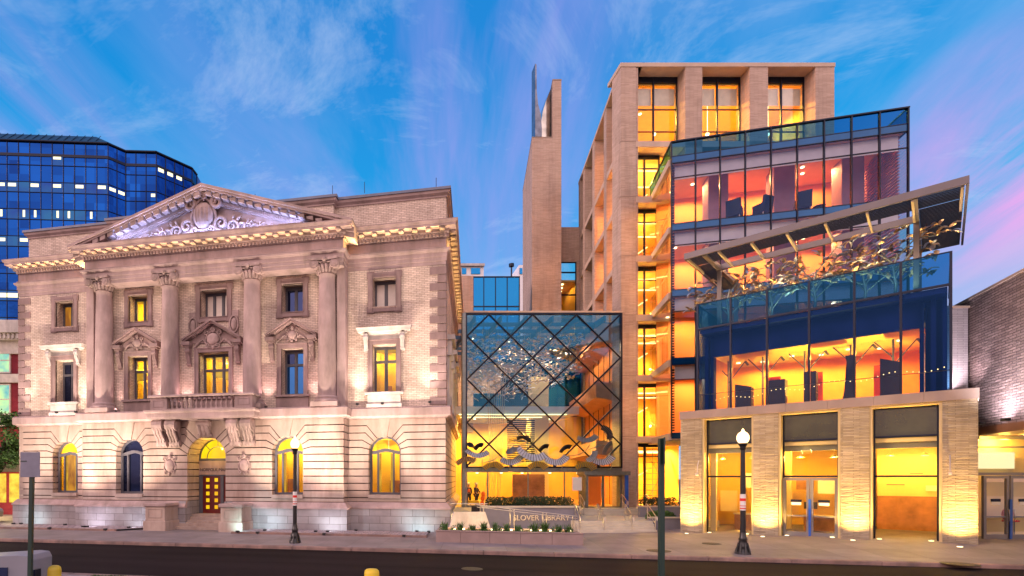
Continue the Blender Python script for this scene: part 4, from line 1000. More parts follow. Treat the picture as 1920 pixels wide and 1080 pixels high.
for k in range(22): m.box(12.2,14.6,AS+5.7,AS+5.8,4.7+.17*k,4.8+.17*k)
m.build('louvre_screen', M_slat, LB)
m = MB(FT)
for k in range(9): m.tube([(10.+.18*k, AS+5.+.2*(k%3), 1.1),(10.5+.13*k, AS+5., 5.),(10.3+.2*k, AS+5.1, 12.)], .025, 4)
m.build('reed_installation', M_leafgold, LB)
for k,(a,b,z) in enumerate([(9.,44,3.7),(11,44,3.7),(13,45,3.7),(15,44,3.7),(17.3,44,3.7),(10,50,8.8),(12.6,49,8.8),(15,50,8.8),(17,50,8.8),(9,46,15.3),(12.4,47,15.3),(15.8,46,15.3)]):
    d_ = MB(FT); d_.disc((a,b,z), .11,.05,'c',8); d_.build('downlight', M_spot, LB)
strips(FT, [(8.,46.9,17.5,46.9),(8.5,49.,16.,49.)], 8.86, LB, .035)
area(fw(FT,13.,51.,8.7), 9., 6., 2600, AMB, T); area(fw(FT,13.5,44.,8.2), 9., 3., 1300, AMB, T); area(fw(FT,14.5,48.,15.2), 7., 7., 1600, (1.,.56,.26), T)
# leaves hung in the atrium
m = MB(FT); m2 = MB(FT)
for k in range(1500):
    t = random.random(); a = A0+.8+random.random()*9.8; b = AS+1.2+random.random()*6.; z = 10.2+4.7*random.random()**.8
    if (a-A0)/10.5 + (15.2-z)/6. > 1.5: continue
    if z < 11.4 and a > 14.: continue
    L = .26+.24*random.random(); wd_ = .12+.10*random.random(); an = random.random()*2*pi; ti = random.uniform(-.6,.6); ca,sa = cos(an),sin(an); vs = []
    for q in range(4):
        u = q/3-.5; ww = wd_*(1-(2*u)**2*.8)
        for e in (-1,1): vs.append((a+ca*u*L-sa*e*ww*.5, b+sa*u*L+ca*e*ww*.5, z+u*L*ti+.10*L*(1-4*u*u)+e*.04))
    (m if random.random()<.6 else m2).add(vs, [(2*q,2*q+1,2*q+3,2*q+2) for q in range(3)], True)
for k in range(26):
    a = A0+.9+random.random()*9; b = AS+1.5+random.random()*5.; m.tube([(a,b,11+random.random()),(a,b,15.8)], .008, 3)
hs = thing('hanging_leaf_sculpture', 'cloud of small gold and silver metal leaves hung behind the diamond lattice glass', 'sculpture', (*ft(13,44),10.))
m.build('gold_leaves', M_leafgold, hs); m2.build('silver_leaves', M_leafsilver, hs)
# atrium ground floor front
m = MB(FT)
for a in (A0,9.2,12.3,15.1,16.25): m.box(a-.04,a+.04,AS-.06,AS+.06,1.05,3.76)
m.box(A0,16.2,AS-.05,AS+.05,1.05,1.2); sf = m.build('shopfront_frame', M_steel, LB)
m = MB(FT); m.quad((A0,AS,1.06),(16.2,AS,1.06),(16.2,AS,3.8),(A0,AS,3.8)); m.build('pane', M_gclear, sf)
m = MB(FT); m.box(16.2,16.36,39.6,41.,1.05,3.5); m.box(19.1,19.3,39.6,41.,1.05,3.5); m.box(16.05,19.45,39.5,41.,3.5,3.78); pt = m.build('entrance_portal', M_steel, LB)
m = MB(FT); m.box(19.06,19.32,39.55,39.598,1.05,3.5); m.build('protective_film', M_bluefilm, pt)
for k in range(2):
    a = 16.36+1.37*k; m = MB(FT); m.frame(a+.01,a+1.36,40.2,40.26,1.06,3.49,.08); dd = m.build('glass_door', M_steel, LB); m = MB(FT); m.quad((a+.05,40.23,1.1),(a+1.3,40.23,1.1),(a+1.3,40.23,3.45),(a+.05,40.23,3.45)); m.build('pane', M_gclear, dd)
    m = MB(FT); m.tube([(a+(1.2 if k==0 else .16),40.1,1.8),(a+(1.2 if k==0 else .16),40.1,2.9)], .02, 5); m.build('handle', M_stainless, dd)
m = MB(FT); m.box(15.3,16.0,39.9,39.95,2.35,3.35); m.build('notice_board', M_paper, LB)
m = MB(FT); m.box(12.2,14.9,AS+4.,AS+4.1,1.1,3.6)
for k in range(9): m.box(12.2,14.9,AS+3.93,AS+3.995,1.4+.24*k,1.5+.24*k)
m.build('timber_partition', M_wood, LB)
m = MB(FT); m.box(17.2,19.,AS+2.5,AS+2.6,1.1,3.6); m.build('door_screen', M_coral, LB)
# glass volume
GW = 13.15; LV = [6.4,11.45,16.1,20.6,25.2]; NP = 9
m = MB(FG)
for i in range(NP+1): m.box(GW*i/NP-.035,GW*i/NP+.035,-.10,.06,6.1,26.2 if True else 0)
for z in LV[1:]:
    m.box(0,GW,-.04,.05,z-1.5,z-1.44); m.box(0,GW,-.04,.05,z-.02,z+.03); m.box(0,GW,-.04,.05,z-.47,z-.42)
m.box(-.05,GW+.05,-.12,.10,26.15,26.23); m.box(GW-.04,GW+.05,-.1,10.,26.15,26.23); m.box(-.05,.05,-.1,6.,26.15,26.23)
for z in LV: m.box(GW-.04,GW+.04,0,9.,z-.45,z)
m.build('curtain_wall_mullion', M_mull, LB)
for lo,hi in zip(LV[:-1],LV[1:]):
    m = MB(FG); m.quad((0,0,lo),(GW,0,lo),(GW,0,hi-.45),(0,0,hi-.45)); m.build('curtain_glazing', M_gblue, LB)
m = MB(FG)
for z in LV: m.box(0,GW,-.02,.02,z-.42,z-.02)
m.build('blue_spandrel', M_gspan, LB)
m = MB(FG); m.quad((0,0,25.2),(GW,0,25.2),(GW,0,26.15),(0,0,26.15)); m.quad((GW,0,25.2),(GW,9.,25.2),(GW,9.,26.15),(GW,0,26.15)); m.quad((0,0,25.2),(0,5.8,25.2),(0,5.8,26.15),(0,0,26.15)); m.build('terrace_rail_glazing', M_grail, LB)
m = MB(FG); m.quad((0,0,6.4),(0,5.8,6.4),(0,5.8,25.2),(0,0,25.2)); m.build('side_glazing', M_gclear, LB); m = MB(FG); m.quad((GW,0,6.4),(GW,9.,6.4),(GW,9.,25.2),(GW,0,25.2)); m.build('side_glazing', M_gclear, LB)
for z in LV: m = MB(FG); m.box(-.12,.12,.25,6.,z-.5,z-.05); m.build('side_spandrel', M_trim, LB)
GP = [(.15,.25),(GW-.15,.25),(GW-.15,8.),(1.,8.)]
for i,(lo,hi) in enumerate(zip(LV[:-1],LV[1:])):
    room(FG, [(.15,.08),(GW-.15,.08),(GW-.15,5.6),(.3,5.2)], lo, hi-.5, M_coral, M_floor, plain('coral_ceiling',(.78,.40,.24),.8,var=.06) if i == 0 else MATS['coral_ceiling'], open_edges=(0,1,3), parent=LB)
    area(fw(FG,6.4,3.6,hi-.7), 11.,4.5, 1150, COR, FG[2])
    m = MB(FG); m.box(.3,GW-.3,.34,.40,hi-1.42,hi-.5); m.build('white_bulkhead', M_white, LB)
    for a in (3.55,7.54,11.46):
        m = MB(FG); m.box(a-.62,a+.62,2.2,3.4,lo,hi-.5); m.build('inner_column', plain('mauve_column',(.33,.20,.25),.8,var=.1) if 'mauve_column' not in MATS else MATS['mauve_column'], LB)
    for a in (1.,2.2,5.,6.2,8.8,10.1,5.4,9.2,12.4):
        m = MB(FG); m.disc((a,1.8+random.random()*4.6,hi-.53), .11,.05,'c',8); m.build('downlight', M_spot, LB)
    m = MB(FG)
    for k in range(20): m.side([(.35,lo+.1+.2*k),(5.2,lo+.1+.2*k),(5.2,lo+.19+.2*k),(.35,lo+.19+.2*k)], GW-.35, GW-.22)
    m.build('louvre_screen', plain('pink_louvre',(.45,.22,.24),.6,var=.15) if 'pink_louvre' not in MATS else MATS['pink_louvre'], LB)
    m = MB(FG)
    for k in range(24): m.box(.1,.26,.2,.34,lo+.1+.18*k,lo+.2+.18*k)
    m.build('edge_louvre', M_slat, LB)
m = MB(FG); m.box(0.1,GW-.1,.1,8.,25.1,25.19); m.box(.1,GW-.1,.03,8.,5.9,6.39); m.build('roof_deck', M_ledge, LB)
# corner podium
def aP(px, b=0.):
    u = (px-690)/1000; r0, s0 = 18.4+.7314*b, 31.4+.682*b
    return (s0*u - r0)/(.682+.7314*u)
PL = [(0.,1.1),(3.55,4.62),(7.08,8.12),(10.49,11.54)]; OP = [(1.1,3.55),(4.62,7.08),(8.12,10.49)]; PW = 11.54; PZ = 6.72
m = MB(FP)
for a0,a1 in PL: m.box(a0,a1,0.,.9,-.3,PZ)
m.box(0.,.3,.9,6.,-.3,PZ); m.box(PW-.3,PW,.9,9.,-.3,PZ)
m.build('podium_pillar', M_pod, LB)
m = MB(FP); x = -.04
while x < PW: l = min(1.66, PW+.04-x); m.box(x+.004,x+l-.004,-.06,1.,PZ,7.18); x += l
m.box(0.,PW,1.,1.2,PZ,7.17); m.build('podium_ledge', M_ledge, LB)
m = MB(FP); m.plan([(0.,.95),(PW,.95),(PW,12.),(0.,6.)], 7.0, 7.15); m.build('podium_roof', M_floor, LB)
m = MB(FP)
for a0,a1 in OP: m.box(a0,a0+.1,.06,.85,-.1,PZ-.1); m.box(a1-.1,a1,.06,.85,-.1,PZ-.1); m.box(a0,a1,.06,.85,PZ-.1,PZ-.003)
m.build('opening_lining', plain('buff_reveal_lining',(.55,.42,.20),.5,var=.1), LB)
def gz(a): t = a/PW; return pz(*fw(FP,a,0.)[:2])
for i,(a0,a1) in enumerate(OP):
    z0 = gz((a0+a1)/2)-.05; bb = .62
    m = MB(FP); m.frame(a0+.1,a1-.1,bb-.05,bb+.05,z0-.1,6.62,.07,.14); m.box(a0+.1,a1-.1,bb-.05,bb+.05,3.33,3.42); m.box(a0+.1,a1-.1,bb-.04,bb+.04,5.22,5.3); wdw = m.build('shop_window', M_mull, LB)
    m = MB(FP); m.quad((a0+.1,bb,z0),(a1-.1,bb,z0),(a1-.1,bb,5.25),(a0+.1,bb,5.25)); m.build('pane', M_gclear, wdw)
    m = MB(FP); m.box(a0+.12,a1-.12,bb+.0,bb+.1,5.3,6.6); m.build('spandrel_glass', plain('olive_spandrel_glass',(.035,.04,.022),.08,var=.4,scale=.8,spec=.9) if i==0 else MATS['olive_spandrel_glass'], wdw)
    m = MB(FP); m.box(a0+.12,a1-.12,bb+.25,bb+.6,4.72,5.28); m.build('blind_box', plain('grey_blind_box',(.16,.16,.12),.7) if i==0 else MATS['grey_blind_box'], wdw)
def leaf_door(fr, a0, a1, b, z0, z1, parent, hs, hinge):
    f = MB(fr); f.frame(a0,a1,b-.05,b+.05,z0,z1,.13,.24); f.box(a0+.13,a1-.13,b-.04,b+.04,z0+1.02,z0+1.09); d_ = f.build('glass_door', plain('door_alu',(.22,.20,.20),.4,.5,var=.08) if 'door_alu' not in MATS else MATS['door_alu'], parent)
    g_ = MB(fr); g_.quad((a0+.1,b,z0+.1),(a1-.1,b,z0+.1),(a1-.1,b,z1-.1),(a0+.1,b,z1-.1)); g_.build('pane', M_gclear, d_)
    h_ = MB(fr); h_.tube([(hs,b-.06,z0+.85),(hs,b-.13,z0+.88),(hs,b-.13,z0+1.4),(hs,b-.06,z0+1.43)], .018, 5); h_.build('handle', M_stainless, d_)
    n_ = MB(fr); c = (a0+a1)/2; n_.box(c-.2,c+.2,b-.02,b-.01,z0+1.62,z0+1.76); n_.build('notice', M_paper, d_)
    n_ = MB(fr); n_.box(c-.23,c+.23,b-.02,b-.01,z0+1.765,z0+1.9); n_.build('notice_header', M_mull, d_)
z0 = gz(5.85)-.02
leaf_door(FP, 4.75,5.84,.50,z0,3.3,LB,5.74,0); leaf_door(FP, 5.86,6.95,.50,z0,3.3,LB,5.96,1)
m = MB(FP); m.box(5.80,5.90,.42,.445,z0,2.2); m.build('protective_film', M_bluefilm, LB)
PR = [(.33,.7),(PW-.33,.7),(PW-.33,9.5),(.33,5.9)]
room(FP, PR, .02, 5.0, M_amber, M_floor, M_cream, open_edges=(0,), parent=LB)
m = MB(FP); m.plan([(.3,.75),(PW-.3,.75),(PW-.3,9.5),(.3,5.9)], -.3,.46 if False else .1); m.build('shop_floor', M_floor, LB)
area(fw(FP,2.3,3.2,4.9), 2.2,2.6, 520, AMB, FP[2]); area(fw(FP,5.9,3.8,4.9), 2.6,3.4, 640, AMB, FP[2]); area(fw(FP,9.3,4.4,4.9), 2.6,4.5, 760, AMB, FP[2])
m = MB(FP); m.box(7.5,7.62,2.2,8.,.1,5.); m.box(3.9,4.0,2.8,5.,.1,5.); m.build('inner_partition', M_cream, LB)
m = MB(FP); m.box(8.0,10.7,6.4,6.5,.1,2.3); m.build('wood_panelling', M_wood, LB)
for (a0,b0,a1,b1) in ((.5,1.7,3.7,1.7),(.5,3.2,3.7,3.2),(4.2,1.8,7.4,1.8),(4.2,3.6,7.4,3.6),(7.8,1.9,11.,1.9),(7.8,4.2,11.,4.2),(10.6,1.,10.6,6.)):
    m = MB(FP); m.tube([(a0,b0,4.93),(a1,b1,4.93)], .035, 4); m.build('cove_light', M_strip, LB)
for a,b in ((1.6,2.2),(2.9,2.9),(5.2,2.4),(6.5,3.2),(8.7,3.),(9.9,3.6)):
    m = MB(FP); m.tube([(a,b,4.99),(a,b,4.55)], .012, 4); m.lathe([(.03,.16),(.15,.02),(.16,0.)], a, b, 10, 4.42); m.build('added_pendant_shade', M_cream, LB)  # pendant fixture made up to carry the added lobby lamp
    lamp('lobby_fill','POINT',fw(FP,a,b,4.36),170,(1.,.56,.07),None,shadow_soft_size=.05)  # fill lamp added to brighten the lobby
for (a,b,z,w_,h_,mt) in ((.9,4.6,1.2,.9,1.3,M_cream),(2.2,4.75,2.7,1.2,.9,M_paper),(3.2,3.9,.1,.08,3.4,M_wood),(4.6,5.3,2.6,.8,.7,M_wood),(5.6,5.2,2.4,1.1,.9,M_paper),(6.8,5.3,3.2,.5,.6,M_wood),(5.,5.,1.5,.6,.4,M_dark),(6.4,5.1,1.4,.7,.5,M_dark),(8.4,6.3,2.9,.7,.05,M_steel),(9.3,6.3,3.5,.5,.05,M_steel),(9.9,6.3,2.6,.4,.3,M_paper)):
    m = MB(FP); m.box(a,a+w_,b,b+.06,z,z+h_); m.build('wall_panel', mt, LB)
for a,b in ((1.3,1.6),(3.3,4.),(4.4,4.2),(7.3,4.4),(10.9,3.),(10.9,5.)):
    m = MB(FP); m.box(a-.14,a+.14,b-.14,b+.14,.1,5.); m.build('lobby_column', M_cream, LB)
m = MB(FP); m.box(8.,11.2,6.5,6.6,.1,5.); m.build('inner_partition', M_cream, LB)
for a,b in ((1.9,2.2),(2.8,3.),(5.,2.),(5.6,3.2),(6.4,2.4),(6.6,4.),(8.8,2.2),(9.8,2.4),(9.2,4.)):
    m = MB(FP); m.disc((a,b,4.98), .09,.04,'c',8); m.build('downlight', M_spot, LB)
# terrace storey on the podium
TA0, TA1 = aP(1308), aP(1783); TZ = 11.85
mp_ = [aP(x) for x in (1308,1370,1438,1517,1602,1689,1783)]
m = MB(FP)
for i,a in enumerate(mp_): m.box(a-.045,a+.045,-.06,.16,7.18,13.3 if i not in (0,6) else 13.3)
m.box(TA0,TA1,-.05,.06,TZ-.05,TZ+.05); m.box(TA0,TA1,-.04,.05,13.27,13.31); m.box(TA0-.04,TA0+.04,0,5.8,TZ-.05,TZ+.05); m.box(TA1-.04,TA1+.04,0,9.,TZ-.05,TZ+.05); m.box(TA1-.03,TA1+.03,0.,9.,13.27,13.31); m.box(TA0-.03,TA0+.03,0.,5.5,13.27,13.31)
m.box(TA0,TA1,-.03,.03,8.05,8.08)
m.build('terrace_mullion', M_mull, LB)
for a0,a1 in zip(mp_[:-1],mp_[1:]):
    m = MB(FP); m.quad((a0,0,7.18),(a1,0,7.18),(a1,0,TZ),(a0,0,TZ)); m.build('terrace_glazing', M_gblue, LB)
    m = MB(FP); m.quad((a0,0,TZ),(a1,0,TZ),(a1,0,13.27),(a0,0,13.27)); m.build('balustrade_glazing', M_grail, LB)
m = MB(FP); m.quad((TA0,0,7.18),(TA0,5.8,7.18),(TA0,5.8,13.27),(TA0,0,13.27)); m.build('side_glazing', M_grail, LB); m = MB(FP); m.quad((TA1,0,7.18),(TA1,9.,7.18),(TA1,9.,13.27),(TA1,0,13.27)); m.build('side_glazing', M_grail, LB)
m = MB(FP); m.box(TA0+.5,TA1-.9,.95,1.1,10.3,11.55); m.plan([(TA0+.1,.1),(TA1-.1,.1),(TA1-.1,9.),(TA0+.1,5.8)], 11.55,11.8)
m.box(TA0+.12,TA0+.30,.95,1.3,7.2,11.55); m.box(TA0+.42,TA0+.56,.95,1.5,7.2,11.55); m.box(TA1-.98,TA1-.84,.95,1.5,7.2,11.55); m.box(TA1-.62,TA1-.45,.95,1.3,7.2,11.55); m.box(TA1-.25,TA1-.12,.95,1.3,7.2,11.55); m.box(TA1-.8,TA1-.1,1.5,1.6,7.2,11.55)
m.build('navy_fascia', M_navy, LB)
TR = [(TA0+.5,1.1),(TA1-.8,1.1),(TA1-.8,7.5),(TA0+.5,5.6)]
room(FP, TR, 7.19, 10.34, plain('orange_wall',(.85,.36,.06),.7,var=.15), M_floor, plain('gold_ceiling',(.80,.52,.14),.5,var=.05), open_edges=(0,), parent=LB)
for a in (2.4,5.2,8.2): area(fw(FP,a,2.1,7.45), .9,.5, 420, (1.,.72,.10), FP[2], False); 
area(fw(FP,5.8,4.6,10.1), 7.,1.6, 900, (1.,.50,.07), FP[2])
for a,b in ((2.,4.),(3.1,4.6),(4.6,4.),(5.8,4.8),(7.,4.2),(8.2,5.2),(9.,3.6)): m = MB(FP); m.disc((a,b,10.32), .1,.04,'c',8); m.build('downlight', M_spot, LB)
for a in (3.3,5.2,8.0): m = MB(FP); m.box(a,a+.7,4.4,4.6,7.2,9.3); m.build('red_panel', plain('red_panel_paint',(.6,.07,.02),.6) if 'red_panel_paint' not in MATS else MATS['red_panel_paint'], LB)
for a in (1.7,3.4,5.3,7.2,8.8):          # raking struts inside
    m = MB(FP); m.tube([(a,3.,7.2),(a,3.,10.33)], .05, 5); m.tube([(a,3.,9.),(a+.85,3.,10.2)], .03, 4); m.tube([(a,3.,9.4),(a-.7,3.,10.3)], .03, 4); m.tube([(a+.85,3.,10.2),(a+1.0,3.,9.95)], .06, 4); m.build('branching_post', M_steel, LB)
m = MB(FP)
for k in range(46): t = k/45; m.ball((TA0+.8+(TA1-TA0-1.0)*t, .5, 7.75+.55*t+.10*sin(t*25)), .022,n=5,m=4)
tag(m.build('string_lights', M_strip), 'string of tiny warm lights along the terrace storey glass', 'lights')
for k,(px0,px1,h,sk) in enumerate(((1378,1408,1.5,.35),(1441,1472,1.5,.0),(1507,1530,1.75,.0),(1578,1602,2.35,-.5),(1650,1690,2.0,.1))):
    a0, a1 = aP(px0,1.6), aP(px1,1.6); b_ = MB(FP); b_.prism([(a0,7.2),(a1,7.2),(a1+min(0,sk)*0-(.35 if sk<0 else 0),7.2+h*(.85 if sk>0 else 1)),(a0+(.45 if sk<0 else 0),7.2+h)], 1.6,2.3)
    lb = ['low dark bookcase at the left end behind the terrace glass','squat dark bookcase beside the red panel behind the terrace glass','tall narrow dark bookcase in the middle of the terrace storey','dark leaning A-shaped stand behind the terrace glass','broad dark bookcase at the right end behind the terrace glass'][k]
    t_ = thing('bookcase', lb, 'bookcase', tuple(fw(FP,(a0+a1)/2,1.9,7.2)), 'dark bookcases behind the terrace glass'); b_.build('carcass', M_dark, t_)
    s_ = MB(FP)
    for q in range(3): s_.box(a1-.012,a1+.014 if False else a1+.01,1.68,2.22,7.4+.42*q,7.43+.42*q)
    s_.build('shelf', M_wood, t_)
# pergola over the terrace
PG = thing('pergola', 'cantilevered louvred metal canopy frame tilting over the roof terrace', 'pergola', tuple(fw(FP,6,2,TZ)))
ga0, ga1, gb0, gb1, gz0 = .66, 11.25, -1.63, 6.0, 15.5
m = MB(FP); m.box(ga0,ga1,gb0,gb0+.12,gz0,gz0+.33); m.box(ga0,ga0+.08,gb0+.12,gb1,gz0,gz0+.27); m.box(ga1-.08,ga1,gb0+.12,gb1+1.,gz0,gz0+.27); m.build('fascia', M_pfascia, PG)
m = MB(FP); m.box(ga0+.8,ga1-1.5,gb0+3.0,gb0+3.2,gz0-.05,gz0+.25); m.box(ga0+.85,ga0+1.05,gb0+.12,gb1,gz0-.05,gz0+.2); m.box(ga1-1.7,ga1-1.5,gb0+.12,gb1+1.,gz0-.05,gz0+.2); m.build('inner_beam', M_pfascia, PG)
NB = 7
for k in range(NB+1):
    a = ga0+.12+(ga1-ga0-.36)*k/NB; m = MB(FP); m.box(a,a+.085,gb0+.125,gb0+3.0,gz0-.10,gz0+.06); m.build('rafter', M_pframe, PG)
m = MB(FP)
for k in range(9): b = gb0+.2+.155*k*1.15; m.side([(b,gz0+.02),(b+.13,gz0+.10),(b+.13,gz0+.13),(b,gz0+.05)], ga0+.13, ga1-.13)
m.build('front_louvres', M_slat, PG)
for x0_,x1_,be in ((ga0+.13,ga0+.84,gb1),(ga1-1.49,ga1-.13,gb1+1.)):
    m = MB(FP); n_ = int((be-gb0-1.8)/.17)
    for k in range(n_): b = gb0+1.85+.17*k; m.side([(b,gz0+.02),(b+.13,gz0+.10),(b+.13,gz0+.13),(b,gz0+.05)], x0_, x1_)
    m.build('side_louvres', M_slat, PG)
for a,b in ((ga0+.95,gb0+3.1),(ga1-1.6,gb0+3.1),(ga0+.95,5.2),(ga1-1.6,6.5)): m = MB(FP); m.box(a-.1,a+.1,b-.1,b+.1,TZ,gz0-.06); m.build('post', M_pfascia, PG)
# metal tree sculptures on the roof terrace
def leafblade(m, p, d, L, w):
    d = Vector(d).normalized(); sdir = d.cross(Vector((random.uniform(-.5,.5),random.uniform(-.5,.5),1))).normalized(); up = sdir.cross(d); vs = []
    for q in range(5):
        u = q/4; ww = w*sin(pi*(.08+.87*u)); c = Vector(p)+d*L*u+up*(.22*L*sin(pi*u))
        vs += [tuple(c+sdir*ww*.5-up*.03), tuple(c+up*.02), tuple(c-sdir*ww*.5-up*.03)]
    m.add(vs, [(3*q+e,3*q+e+1,3*q+e+4,3*q+e+3) for q in range(4) for e in (0,1)], True)
TREES = [(2.0,1.6,'left end of the roof terrace'),(4.0,1.9,'second from the left end of the roof terrace'),(5.9,1.5,'middle of the roof terrace'),(7.8,2.0,'second from the right end of the roof terrace'),(8.9,1.8,'right end of the roof terrace, beside the pergola post')]
for k,(a,b,wh) in enumerate(TREES):
    t_ = thing('metal_tree_sculpture', 'gold-leaved metal tree at the '+wh, 'sculpture', tuple(fw(FP,a,b,TZ)), 'metal trees on the roof terrace')
    tr = MB(FP); tr.tube([(a,b,TZ),(a+.05,b,TZ+.9),(a-.05,b,TZ+1.7),(a+.1,b,TZ+2.4)], [.07,.06,.05,.04], 7); lv = MB(FP); l2 = MB(FP)
    for q in range(10):
        sg = -1 if q%2 else 1; z_ = TZ+.8+.16*q; ln = .75+.5*random.random(); hh = .6+.6*random.random(); bb = random.uniform(-.5,.6)
        zt_ = TZ+1.55+1.75*((q*.37)%1.); P = [(a,b,z_),(a+sg*ln*.35,b+bb*.4,(z_+zt_)/2),(a+sg*ln*.75,b+bb*.7,zt_),(a+sg*ln*1.2,b+bb,zt_+random.uniform(-.25,.25)),(a+sg*ln*1.55,b+bb*1.1,zt_+random.uniform(-.3,.35))]
        tr.tube(P, [.04,.035,.03,.025,.015], 5)
        for e in range(1,5):
            p = P[e]
            for w_ in range(4 if e > 1 else 0): leafblade(lv if random.random() < .7 else l2, p, (random.uniform(-1,1),random.uniform(-.8,.6),random.uniform(-.4,.5)), .26+.26*random.random(), .13+.10*random.random())
    tr.build('trunk', M_steel, t_); lv.build('leaves', M_leafgold, t_); l2.build('silver_leaves', M_leafsilver, t_)
    u_ = MB(FP); u_.lathe([(.09,0),(.09,.14),(.06,.16)], a+.5, b-.9, 10, TZ); u_.build('added_uplight', M_black, t_); lamp('tree_fill','SPOT',fw(FP,a+.5,b-.9,TZ+.2),240,(1.,.68,.28),t_,aim=fw(FP,a+.3,b-.6,TZ+4.),spot_size=R(140),spot_blend=.8,shadow_soft_size=.06)  # lamp and housing added to gild the leaves and the canopy underside
# chairs in the glass storey
def armchair(a, b, z, an, lb):
    t_ = thing('armchair', lb, 'armchair', tuple(fw(FG,a,b,z)), 'dark armchairs in the glass storey'); F = (*fw(FG,a,b)[:2], FG[2]+an)
    s_ = MB(F); s_.box(-.36,.36,-.36,.3,z+.28,z+.56); s_.build('seat', M_dark, t_, bevel=.04)
    s_ = MB(F); s_.side([(.2,z+.28),(.38,z+.28),(.52,z+1.30),(.36,z+1.32)], -.42,.42); s_.build('backrest', M_dark, t_)
    for x in (-.42,.34): s_ = MB(F); s_.box(x,x+.1,-.34,.34,z+.28,z+.85); s_.build('arm', M_dark, t_)
    for x,y in ((-.33,-.3),(.33,-.3),(-.33,.3),(.33,.3)): s_ = MB(F); s_.tube([(x,y,z),(x,y,z+.3)], .025, 5); s_.build('leg', M_stainless, t_)
armchair(4.0,.62,20.6,R(150),'leftmost of the three dark armchairs against the coral glass storey')
armchair(5.6,.66,20.6,R(215),'dark armchair tilted right, middle of the three in the coral glass storey')
armchair(7.9,.62,20.6,R(165),'dark armchair nearest the small round table in the coral glass storey')
t_ = thing('side_table', 'small dark round table right of the armchairs in the glass storey', 'table', tuple(fw(FG,8.9,.8,20.6)))
s_ = MB(FG); s_.disc((8.9,.8,21.05), .33,.04,'c',16); s_.build('table_top', M_dark, t_); s_ = MB(FG); s_.tube([(8.9,.8,20.6),(8.9,.8,21.03)], .04, 6); s_.disc((8.9,.8,20.62), .2,.03,'c',12); s_.build('pedestal', M_dark, t_)
# counters in the corner rooms
for a0,a1,b0,lb in ((2.1,3.5,2.6,'orange wood reception counter behind the left corner window'),(5.2,7.0,3.4,'orange wood counter seen through the double glass doors')):
    t_ = thing('counter', lb, 'counter', tuple(fw(FP,(a0+a1)/2,b0,.1)), 'wood counters in the corner rooms')
    s_ = MB(FP); s_.box(a0,a1,b0,b0+.6,.1,1.15); s_.build('body', M_wood, t_, bevel=.02); s_ = MB(FP); s_.box(a0-.06,a1+.06,b0-.06,b0+.66,1.15,1.22); s_.build('top', M_cream, t_)
# ---------------------------------------------------------------- forecourt
pb = [ft(*q) for q in ((4.0,33.9),(13.35,33.9),(15.3,38.2),(15.3,41.),(6.5,41.))]
m = MB(); m.plan(pb, -.2, 1.04); struct(m.build('plaza', M_step))
m = MB(FT); m.plan([(12.7,33.4),(22.,33.4),(22.3,38.4),(15.2,38.4)], -.2, .62); struct(m.build('stair_landing', M_step))
m = MB(FT); m.plan([(15.3,39.4),(22.4,39.4),(22.4,41.05),(15.3,41.05)], .5, 1.045); struct(m.build('entrance_terrace', M_step))
ST = thing('entrance_stairs', 'wide pale granite stairs in two flights up to the glass atrium doors', 'stairs', (*ft(15.5,34),0))
for k in range(4):
    s_ = MB(FT); q = .36*k; s_.plan([(12.62+.2*q,32.0+q),(17.35+.3*q,32.0+q),(17.35+.3*(q+.36),32.+q+.36 if k<3 else 33.5),(12.62+.2*(q+.36),32.+q+.36 if k<3 else 33.5)], -.2, .155*(k+1)); s_.build('step', M_step, ST, bevel=.012)
for k in range(3):
    s_ = MB(FT); q = .36*k; s_.box(15.3,20.6,38.35+q,38.35+q+.36,.5,.62+.142*(k+1)); s_.build('step', M_step, ST, bevel=.012)
def handrail(r, s, z0, z1, ln, label):
    t_ = thing('handrail', label, 'handrail', (*ft(r,s),z0), 'steel handrails on the entrance stairs')
    dr, ds = .194*ln, .981*ln
    p0 = (r,s,z0); p1 = (r+dr,s+ds,z1)
    for q in (p0,p1): b_ = MB(FT); b_.tube([q,(q[0],q[1],q[2]+1.0)], .03, 6); b_.build('post', M_stainless, t_)
    b_ = MB(FT); b_.tube([(r-.06,s-.3,z0+.75),(r-.06,s-.3,z0+.98),(r,s,z0+1.02),(p1[0],p1[1],z1+1.02),(p1[0]+.06,p1[1]+.3,z1+1.02),(p1[0]+.06,p1[1]+.3,z1+.8)], .028, 6); b_.tube([(r,s,z0+.55),(p1[0],p1[1],z1+.55)], .02, 5); b_.build('rail', M_stainless, t_)
handrail(12.75,32.1,0.,.62,1.5,'steel handrail at the foot of the stairs beside the lettered wall')
handrail(14.2,32.1,0.,.62,1.5,'steel handrail second from the lettered wall, on the lower flight')
handrail(15.9,32.1,0.,.62,1.5,'steel handrail third from the lettered wall, on the lower flight')
handrail(17.3,32.1,0.,.62,1.5,'steel handrail at the right edge of the lower flight')
handrail(15.5,38.3,.62,1.04,1.2,'steel handrail on the left of the upper flight, before the glass doors')
handrail(18.6,38.3,.62,1.04,1.2,'steel handrail between the glass doors and the corner hedge')
handrail(20.4,38.3,.62,1.04,1.2,'steel handrail on the right of the upper flight')
